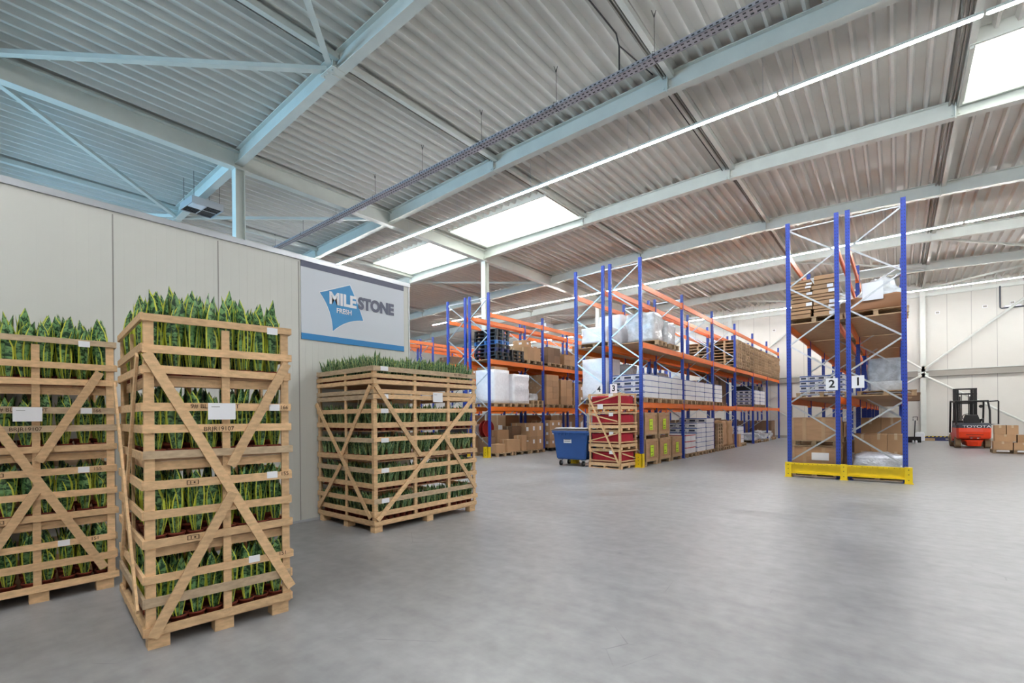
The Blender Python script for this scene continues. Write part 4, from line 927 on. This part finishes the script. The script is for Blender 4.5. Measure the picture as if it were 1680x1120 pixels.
# ------------------------------------------------------------------ blue bin
def bin_():
    o = empty('wheeled_bin', (-7.72, 12.62, 0), math.radians(4), 'large blue four-wheeled waste bin left of the red crates', 'bin')
    m = MB(); b = [(-.50, -.36), (.50, -.36), (.50, .36), (-.50, .36)]; t = [(-.60, -.46), (.60, -.46), (.60, .46), (-.60, .46)]
    def ring(s, q, z): return [(x*s, y*q, z) for x, y in ((-1, -.86), (-.93, -1), (.93, -1), (1, -.86), (1, .86), (.93, 1), (-.93, 1), (-1, .86))]
    R = [ring(.47, .33, .20), ring(.50, .36, .24), ring(.57, .42, .95), ring(.585, .435, .99), ring(.62, .46, 1.01), ring(.62, .46, 1.07), ring(.58, .42, 1.07)]
    vs = [p for r in R for p in r]; fs = [(i*8+k, i*8+(k+1) % 8, (i+1)*8+(k+1) % 8, (i+1)*8+k) for i in range(6) for k in range(8)]+[tuple(range(7, -1, -1))]
    m.add(vs, fs); m.add([(p[0]*.98, p[1]*.98, 1.03) for p in R[6]], [tuple(range(8))])
    for k in range(9): m.box(-.52+k*.125, -.50+k*.125, -.455, -.40, .93, 1.01)
    for k in range(6): m.box(.565, .62, -.35+k*.13, -.33+k*.13, .93, 1.01)
    m.build('body', 'bin_blue', o, bevel=.006)
    m = MB(); m.prism([(-.46, 1.07), (.46, 1.07), (.44, 1.105), (.0, 1.13), (-.44, 1.10)], -.61, .61, 'x'); m.build('lid', 'bin_lid', o)
    m = MB(); m.box(-.2, .06, -.408, -.400, .70, .90)
    for k in range(3): m.box(-.18, .03, -.4095, -.408, .85-k*.05, .865-k*.05, 1)
    lb = m.build('label', ['paper', 'dark_print'], o); 
    for sx in (-.38, .38):
        for sy in (-.26, .26):
            m = MB(); m.tube([(sx-.025, sy, .08), (sx+.025, sy, .08)], .08, 18); m.tube([(sx-.028, sy, .08), (sx+.028, sy, .08)], .035, 12, 1)
            w_ = m.build('wheel', ['rubber', 'galv'], o); m = MB(); m.box(sx-.045, sx-.035, sy-.02, sy+.02, .07, .2); m.box(sx+.035, sx+.045, sy-.02, sy+.02, .07, .2); m.box(sx-.05, sx+.05, sy-.05, sy+.05, .18, .21); m.build('caster_fork', 'galv', w_)
    for sx in (-.62, .62):
        m = MB(); m.tube([(sx*.96, -.1, 1.0), (sx*1.06, -.1, .98), (sx*1.06, .1, .98), (sx*.96, .1, 1.0)], .015, 6); m.build('handle', 'bin_blue', o)
    for i, (x, y, r, w_, lab) in enumerate(((-.33, -.1, .1, .42, 'left'), (.02, -.05, -.15, .5, 'middle'), (.34, -.12, .12, .36, 'right'))):
        m = MB(); m.box(-w_/2, w_/2, -.2, .2, 0, .012); m.plank((-w_/2, 0, .03), (w_/2, .02, .02), .3, .01, (0, 0, 1))
        q = m.build('cardboard_sheet', 'white_card', None, loc=(-7.72+x, 12.55+y, 1.132), rz=r); tag(q, 'flattened pale cardboard sheet on the bin lid, %s of three' % lab, 'cardboard')
bin_()
# ------------------------------------------------------------------ red crates
for k in range(4):
    nm = ['bottom', 'second', 'third', 'top'][k]
    o = empty('wooden_crate', (-6.51, 12.72, k*.54), math.radians(-4), 'open wooden crate with red bale, %s of the stack beside the bin' % nm, 'crate', 'wooden crates with red bales')
    hx, hy = .54, .47
    m = MB(); m.box(-hx, hx, -hy, -hy+.09, .0, .02); m.box(-hx, hx, hy-.09, hy, 0, .02)
    for x in (-hx+.04, 0, hx-.04):
        for y in (-hy+.05, 0, hy-.05): m.box(x-.035, x+.035, y-.05, y+.05, .02, .075)
    m.build('skid', 'pine', o)
    m = MB(); m.box(-hx, hx, -hy, hy, .155, .165); m.build('base_board', 'pine', o)
    for z0, z1 in ((.075, .155), (.205, .235), (.49, .525)):
        for s in (-1, 1):
            m = MB(); m.box(-hx, hx, *sorted((s*hy, s*(hy-.018))), z0, z1); m.build('rail', 'pine', o)
            m = MB(); m.box(*sorted((s*hx, s*(hx-.018))), -hy, hy, z0, z1); m.build('rail', 'pine', o)
    for sx in (-1, 1):
        for sy in (-1, 1): m = MB(); m.box(*sorted((sx*(hx-.018), sx*(hx-.068))), *sorted((sy*(hy-.018), sy*(hy-.05))), .0, .54); m.build('corner_post', 'pine', o)
    lump(.99, .86, .27, 200+k, .02, .01, .02).build('red_bale', 'red_cloth', o, True, loc=(0, 0, .185))
    m = MB(); m.plank((-hx+.02, -hy-.009, .24 if k % 2 else .49), (hx-.1, -hy-.009, .47 if k % 2 else .27), .03, .015, (0, 1, 0)); m.build('front_batten', 'pine', o)
    if k == 0: m = MB(); m.plank((hx+.009, -hy+.05, .45), (hx+.009, hy-.05, .25), .035, .015, (1, 0, 0)); m.build('side_batten', 'pine', o)
    m = MB(); m.box(.16, .3, -hy-.003, -hy+.0, .42, .52); m.build('label', 'paper', o)
m = MB(); m.plank((-.52, -.50, 2.10), (.50, -.50, .12), .05, .016, (0, 1, 0)); tag(m.build('wooden_batten', 'pine', None, loc=(-6.51, 12.72, 0), rz=math.radians(-4)), 'long pale wooden batten nailed diagonally across the red crate stack', 'batten')
m = MB(); m.plank((.495, -.478, .02), (.495, -.478, 2.16), .05, .012, (0, 1, 0)); tag(m.build('wooden_batten', 'pine', None, loc=(-6.51, 12.72, 0), rz=math.radians(-4)), 'upright pale wooden batten at the right front corner of the red crate stack', 'batten')
m = MB(); m.box(-.09, .09, -.008, 0, -.07, .07); tag(m.build('paper_card', 'paper', None, loc=(-6.66, 12.245, 1.78), rz=math.radians(-4)), 'white paper card pinned to the red crate stack', 'paper')
# ------------------------------------------------------------------ forklift
def forklift():
    o = empty('forklift', (2.46, 28.55, 0), math.radians(3), 'orange-red and dark grey forklift truck parked by the back wall, seen from behind', 'forklift')
    m = MB()   # counterweight: profile in plan, rounded
    def ring(w_, yb, z): return [(-w_, .35, z), (-w_, yb+.22, z), (-w_*.9, yb+.05, z), (-w_*.45, yb, z), (w_*.45, yb, z), (w_*.9, yb+.05, z), (w_, yb+.22, z), (w_, .35, z)]
    R = [ring(.22, -.88, .10), ring(.26, -.93, .28), ring(.33, -.94, .36)]
    vs = [p for r in R for p in r]; n = 8; fs = [(i*n+k, i*n+(k+1) % n, (i+1)*n+(k+1) % n, (i+1)*n+k) for i in range(2) for k in range(n)]+[tuple(range(n-1, -1, -1)), tuple(range(2*n, 3*n))]; m.add(vs, fs)
    R = [ring(.50, -.90, .40), ring(.53, -.97, .46), ring(.54, -.98, .70), ring(.54, -.95, .86)]
    vs = [p for r in R for p in r]; fs = [(i*n+k, i*n+(k+1) % n, (i+1)*n+(k+1) % n, (i+1)*n+k) for i in range(3) for k in range(n)]+[tuple(range(n-1, -1, -1)), tuple(range(3*n, 4*n))]; m.add(vs, fs)
    m.box(-.18, .18, -.985, -.97, .47, .50, 1); m.box(-.26, .26, -.985, -.972, .57, .59, 1)
    for s in (-1, 1): m.box(s*.10-.03, s*.10+.03, -.96, -.925, .42, .455, 2)
    m.build('counterweight', ['fork_red', 'fork_black', 'paper'], o)
    m = MB(); R = [ring(.545, -.955, .86), ring(.54, -.93, .98), ring(.50, -.84, 1.06)]
    vs = [p for r in R for p in r]; fs = [(i*n+k, i*n+(k+1) % n, (i+1)*n+(k+1) % n, (i+1)*n+k) for i in range(2) for k in range(n)]+[tuple(range(n-1, -1, -1)), tuple(range(2*n, 3*n))]; m.add(vs, fs)
    m.build('rear_hood', 'fork_dark', o)
    text('lettering', 'TOYOTA', .15, 'paper', Matrix.Translation((.06, -.965, .92)) @ FY, o, .001, .003, 'CENTER', 1.4)
    m = MB(); m.box(-.52, .52, .35, 1.1, .25, .62); m.box(-.54, .54, -.1, .45, .35, .86); m.build('chassis', 'fork_red', o)
    m = MB(); m.box(-.56, -.50, .0, .5, .2, .26); m.box(.50, .56, 0, .5, .2, .26); m.box(-.45, .45, .95, 1.12, .5, 1.15); m.build('step_and_dash', 'fork_black', o)
    for sx in (-.46, .46):
        m = MB(); m.tube([(sx-.09, -.38, .23), (sx+.09, -.38, .23)], .23, 22); w_ = m.build('rear_wheel', 'tyre_tan', o); m = MB(); m.tube([(sx-.095, -.38, .23), (sx+.095, -.38, .23)], .1, 14); m.build('hub', 'fork_black', w_)
        m = MB(); m.tube([(sx-.1, .95, .27), (sx+.1, .95, .27)], .27, 22); w_ = m.build('front_wheel', 'tyre_tan', o); m = MB(); m.tube([(sx-.105, .95, .27), (sx+.105, .95, .27)], .13, 14); m.build('hub', 'fork_black', w_)
    m = MB(); m.box(-.25, .25, -.25, .25, .88, .98); m.build('seat', 'fork_black', o, bevel=.03)
    m = MB(); m.prism([(-.24, .96), (.24, .96), (.26, 1.2), (.2, 1.42), (-.2, 1.42), (-.26, 1.2)], -.32, -.2, 'y'); m.build('seat_back', 'fork_black', o, bevel=.03)
    m = MB(); m.tube([(.3, -.05, .98), (.34, .0, 1.2), (.42, .1, 1.22)], .045, 8); m.build('armrest', 'fork_black', o)
    m = MB(); m.tube([(0, .9, 1.1), (0, .65, 1.28)], .025, 8); pts = [(.17*math.cos(a*math.pi/8), .62+.05*math.sin(a*math.pi/8), 1.30+.15*math.sin(a*math.pi/8)) for a in range(17)]; m.tube(pts, .015, 6); m.build('steering_wheel', 'fork_black', o)
    m = MB(); zt = 2.02
    for s in (-1, 1):
        m.tube([(s*.52, -.62, .95), (s*.53, -.5, 1.6), (s*.50, -.35, zt-.05)], .035, 8); m.tube([(s*.54, .98, .6), (s*.54, .75, zt-.02)], .035, 8); m.tube([(s*.50, -.35, zt-.04), (s*.54, .75, zt)], .035, 8)
    for y in (-.35, .75): m.tube([(-.52, y, zt-.02), (.52, y, zt-.02)], .032, 8)
    for k in range(6): x = -.4+k*.16; m.box(x-.015, x+.015, -.35, .75, zt-.02, zt+.01)
    m.build('overhead_guard', 'fork_black', o)
    m = MB(); m.tube([(.52, -.5, zt-.05), (.78, -.45, zt-.03), (.80, -.45, zt-.05), (.80, -.4, 1.02), (.52, -.4, 1.0)], .028, 8); m.build('side_bar', 'fork_black', o)
    m = MB(); m.tube([(.44, .7, 1.78), (.44, .64, 1.78)], .07, 14); m.build('mirror', 'fork_black', o)
    m = MB(); zm = 2.60
    for s in (-1, 1):
        m.box(*sorted((s*.40, s*.28)), 1.20, 1.30, .12, zm); m.box(*sorted((s*.27, s*.20)), 1.24, 1.36, .14, zm-.05); m.tube([(s*.17, 1.2, .2), (s*.17, 1.2, zm-.35)], .028, 8)
        m.box(*sorted((s*.1, s*.13)), 1.2, 1.22, .3, zm-.2)
    for z in (.5, 1.9, zm-.06, zm-.28): m.box(-.40, .40, 1.18, 1.22, z, z+.07)
    m.build('mast', 'fork_black', o)
    m = MB(); m.box(-.46, .46, 1.38, 1.42, .12, .22); m.box(-.46, .46, 1.38, 1.42, .50, .60)
    for s in (-1, 1): m.box(s*.3-.05, s*.3+.05, 1.42, 1.46, .05, .6); m.box(s*.3-.05, s*.3+.05, 1.42, 2.5, .03, .07)
    m.build('fork_carriage', 'fork_black', o)
forklift()
# ------------------------------------------------------------------ floor goods at the right
pal(3.3, 25.1, 0, 'pallet under the brown cartons right of the forklift', PAL); pal(4.55, 25.0, 0, 'second wooden pallet under brown cartons at the right edge', PAL); pal(5.8, 24.9, 0, 'third wooden pallet, beyond the right edge cartons', PAL)
Q = [(2.98, 24.85, .144, .5, .4, .30, 0), (3.5, 24.85, .144, .5, .4, .26, .03), (3.05, 24.9, .444, .55, .4, .26, .0), (3.62, 24.95, .404, .5, .4, .28, -.03), (2.92, 24.9, .704, .3, .35, .33, 0), (3.24, 24.92, .704, .3, .35, .33, 0),
     (4.2, 24.85, .144, .32, .35, .24, 0), (4.55, 24.85, .144, .34, .35, .26, 0), (4.2, 24.85, .384, .32, .35, .22, 0), (4.56, 24.85, .404, .36, .35, .28, 0), (4.25, 25.1, .604, .45, .4, .2, .05), (3.9, 25.2, .144, .5, .4, .62, 0), (4.95, 24.85, .144, .36, .36, .5, 0), (4.9, 24.85, .69, .5, .4, .15, .05), (5.4, 24.85, .144, .45, .4, .4, 0), (5.9, 24.9, .144, .5, .4, .5, 0)]
NQ = ['lower left', 'lower second', 'middle left', 'middle second', 'upper left', 'upper second', 'small bottom', 'small bottom second', 'small upper', 'small upper second', 'flat', 'tall rear', 'tall right', 'flat top right', 'outer right', 'outermost right']
for (x, y, z, a, b, c, r), nm in zip(Q, NQ): one(x, y, z, (a, b, c), 'kraft', '%s brown carton of the floor pile right of the forklift' % nm.capitalize(), r)
# hazard-striped dock edge
o = empty('dock_ramp', (2.0, 34.5, 0), 0, 'low navy steel ramp edge with yellow and black hazard stripes at the back wall', 'ramp')
m = MB(); m.box(-.9, 1.0, -.12, .2, 0, .2); m.build('ramp_body', 'navy', o); m = MB(); m.box(-.9, 1.0, -.14, .2, .2, .25)
m.build('top_edge', 'fork_black', o); m = MB()
for k in range(12): x = -.88+k*.16; m.add([(x, -.1415, .202), (x+.07, -.1415, .202), (x+.11, -.1415, .248), (x+.04, -.1415, .248)], [(0, 1, 2, 3)])
m.build('hazard_stripes', 'yellow_paint', o); m = MB(); m.box(.0, .6, -.122, -.12, .06, .14); m.build('type_plate', 'girt_grey', o)
# pallet jack and scrubber behind rack 1
o = empty('pallet_jack', (.62, 30.6, 0), .3, 'black hand pallet truck standing beside the far end of rack 1', 'pallet truck')
m = MB(); m.box(-.28, -.12, 0, 1.1, .06, .11); m.box(.12, .28, 0, 1.1, .06, .11); m.box(-.28, .28, -.05, .05, .06, .35); m.build('forks', 'fork_black', o)
m = MB(); m.tube([(0, -.08, .2), (0, -.2, 1.15)], .022, 8); m.tube([(-.08, -.2, 1.15), (-.09, -.22, 1.32), (.09, -.22, 1.32), (.08, -.2, 1.15)], .02, 8); m.build('handle', 'fork_black', o)
for s in (-.06, .06): m = MB(); m.tube([(s-.02, -.12, .09), (s+.02, -.12, .09)], .09, 14); m.build('wheel', 'paper', o)
m = MB(); m.box(-.2, .2, -.2, .2, 0, .42); m.box(-.17, .17, -.17, .17, .42, .47); tag(m.build('plastic_drum', 'white_card', None, loc=(.95, 34.1, 0), bevel=.03), 'small white plastic tub on the floor by the back wall column', 'tub')
m = MB(); m.box(-.3, .3, -.08, .08, 0, .14); tag(m.build('wooden_block', 'pallet_wood', None, loc=(1.62-.35, 34.3, 0)), 'short timber block on the floor against the back wall column', 'block')
for i, (x, z) in enumerate(((1.75, 7.0), (3.6, 7.05), (4.6, 7.1), (-6.2, 7.0))):
    m = MB(); m.box(-.09, .09, -.03, 0, -.07, .07); m.box(-.07, .07, -.035, -.03, -.05, .05, 1)
    tag(m.build('wall_vent', ['paper', 'girt_grey'], None, loc=(x, 34.895, z)), 'small square white vent on the back wall, %s' % ('right of the steel column', 'between the other two vents', 'beside the cable bend', 'left of the near right rack')[i], 'vent')
m = MB(); m.tube([(4.15, 34.8, 8.0), (4.15, 34.8, 6.9), (4.2, 34.8, 6.85), (6.0, 34.8, 6.85)], .03, 8); m.box(4.3, 4.9, 34.72, 34.85, 6.88, 6.96, 1)
tag(m.build('conduit', ['fork_dark', 'paper']), 'grey conduit bending along the back wall under the roof', 'conduit')
m = MB(); m.tube([(-5.25, 34.8, 3.5), (-5.25, 34.8, .4), (-5.2, 34.8, .3), (-1.2, 34.8, .28)], .05, 8)
tag(m.build('pipe', 'fork_black'), 'black pipe running down and along the foot of the back wall', 'pipe')

# ------------------------------------------------------------------ countable cartons: keep the 300 that show largest, join the rest
BAKED = {'carton': [31, 32, 33, 36, 37, 40, 41, 44, 45, 48, 49, 50, 51, 54, 55, 58, 59, 62, 63, 66, 67, 68, 69, 72, 73, 76, 77, 80, 81, 84, 85, 86, 87, 90, 91, 94, 95, 98, 99, 102, 103, 104, 105, 108, 109, 112, 113, 116, 117, 120, 121, 122, 123, 142, 144, 146, 149, 150, 151, 154, 155, 156, 159, 160, 161, 164, 165, 166, 167, 168, 169, 172, 173, 174, 176, 179, 183, 187, 188, 190, 191, 193, 194, 195, 197, 198, 199, 200, 201, 202, 204, 205, 206, 207, 208, 209, 210, 211, 214, 215, 216, 218, 221, 223, 224, 225, 227, 228, 229, 232, 233, 237, 239, 242, 243, 246, 247, 250, 251, 265, 268, 269, 272, 273, 276, 277, 280, 281, 284, 285, 293, 295, 298, 299, 300, 301, 303, 304, 305, 306, 308, 309, 310, 313, 314, 315, 316, 317, 318, 321, 322, 324, 331, 335, 339, 342, 343, 346, 349, 350, 357, 359, 360, 361, 362, 363, 364, 365, 366, 368, 385, 387, 390, 393, 396, 397, 400, 403, 404, 407, 408, 409, 411, 413, 421, 425, 428, 430, 431, 433, 438, 445, 446, 447, 448, 449, 450, 451, 452, 453, 454, 455, 456, 457, 458, 459, 460, 461, 462, 463, 464, 465, 466, 467, 468, 469, 470, 471, 472, 473, 474, 475, 477, 478, 480, 481, 482, 483, 484, 485, 486, 487, 488, 489, 490, 491, 494, 495, 496, 497, 498, 499, 501, 502, 503, 505, 508, 509, 511, 512, 513, 514, 515, 516, 517, 518, 519, 520, 521, 522, 523, 524, 525, 526, 527, 528, 529, 530, 531, 532, 533, 534, 535, 536, 537, 538, 539, 540, 541, 542, 543, 544, 545, 546, 547, 548, 549, 550, 551, 552, 553, 554, 555, 556, 557, 558, 559, 560, 561, 562, 563, 567, 569, 571, 574, 575, 576, 578, 580, 581, 582, 583, 584, 585, 586, 587, 588, 589, 590, 591, 592, 593, 594, 595, 597, 598, 599, 601, 602, 603, 604, 605, 606, 607, 608, 609, 610, 611, 612, 613, 614, 615, 616, 617, 618, 619, 620, 621, 622, 628, 632, 634, 638, 640, 642, 644, 646, 648, 650, 651, 652, 661, 662, 663, 664, 665, 666, 667, 668, 669, 670], 'pallet': []}   # creation indices of the ones out of sight
for nm, cat_, lab in (('carton', 'boxes', 'remaining small cartons packed deep inside the rack loads'), ('pallet', 'pallets', 'remaining pallets deep under and behind the rack loads')):
    obs = [o for o in S.collection.objects if o.parent is None and o.name.split('.')[0] == nm]
    hid = set(BAKED[nm]); rest = [o for k, o in enumerate(obs) if k in hid]
    if rest:
        m = MB(); names = []
        for o in rest:
            mts = [x.name for x in o.data.materials]
            for x in mts:
                if x not in names: names.append(x)
            M = Matrix.Translation(o.location) @ Matrix.Rotation(o.rotation_euler.z, 4, 'Z'); of = len(m.v)
            m.v += [tuple(M @ v.co) for v in o.data.vertices]
            for p in o.data.polygons: m.f.append(tuple(i+of for i in p.vertices)); m.m.append(names.index(mts[p.material_index]))
        for o in rest: bpy.data.objects.remove(o)
        tag(m.build(nm+'s', names), lab, cat_, kind='stuff')
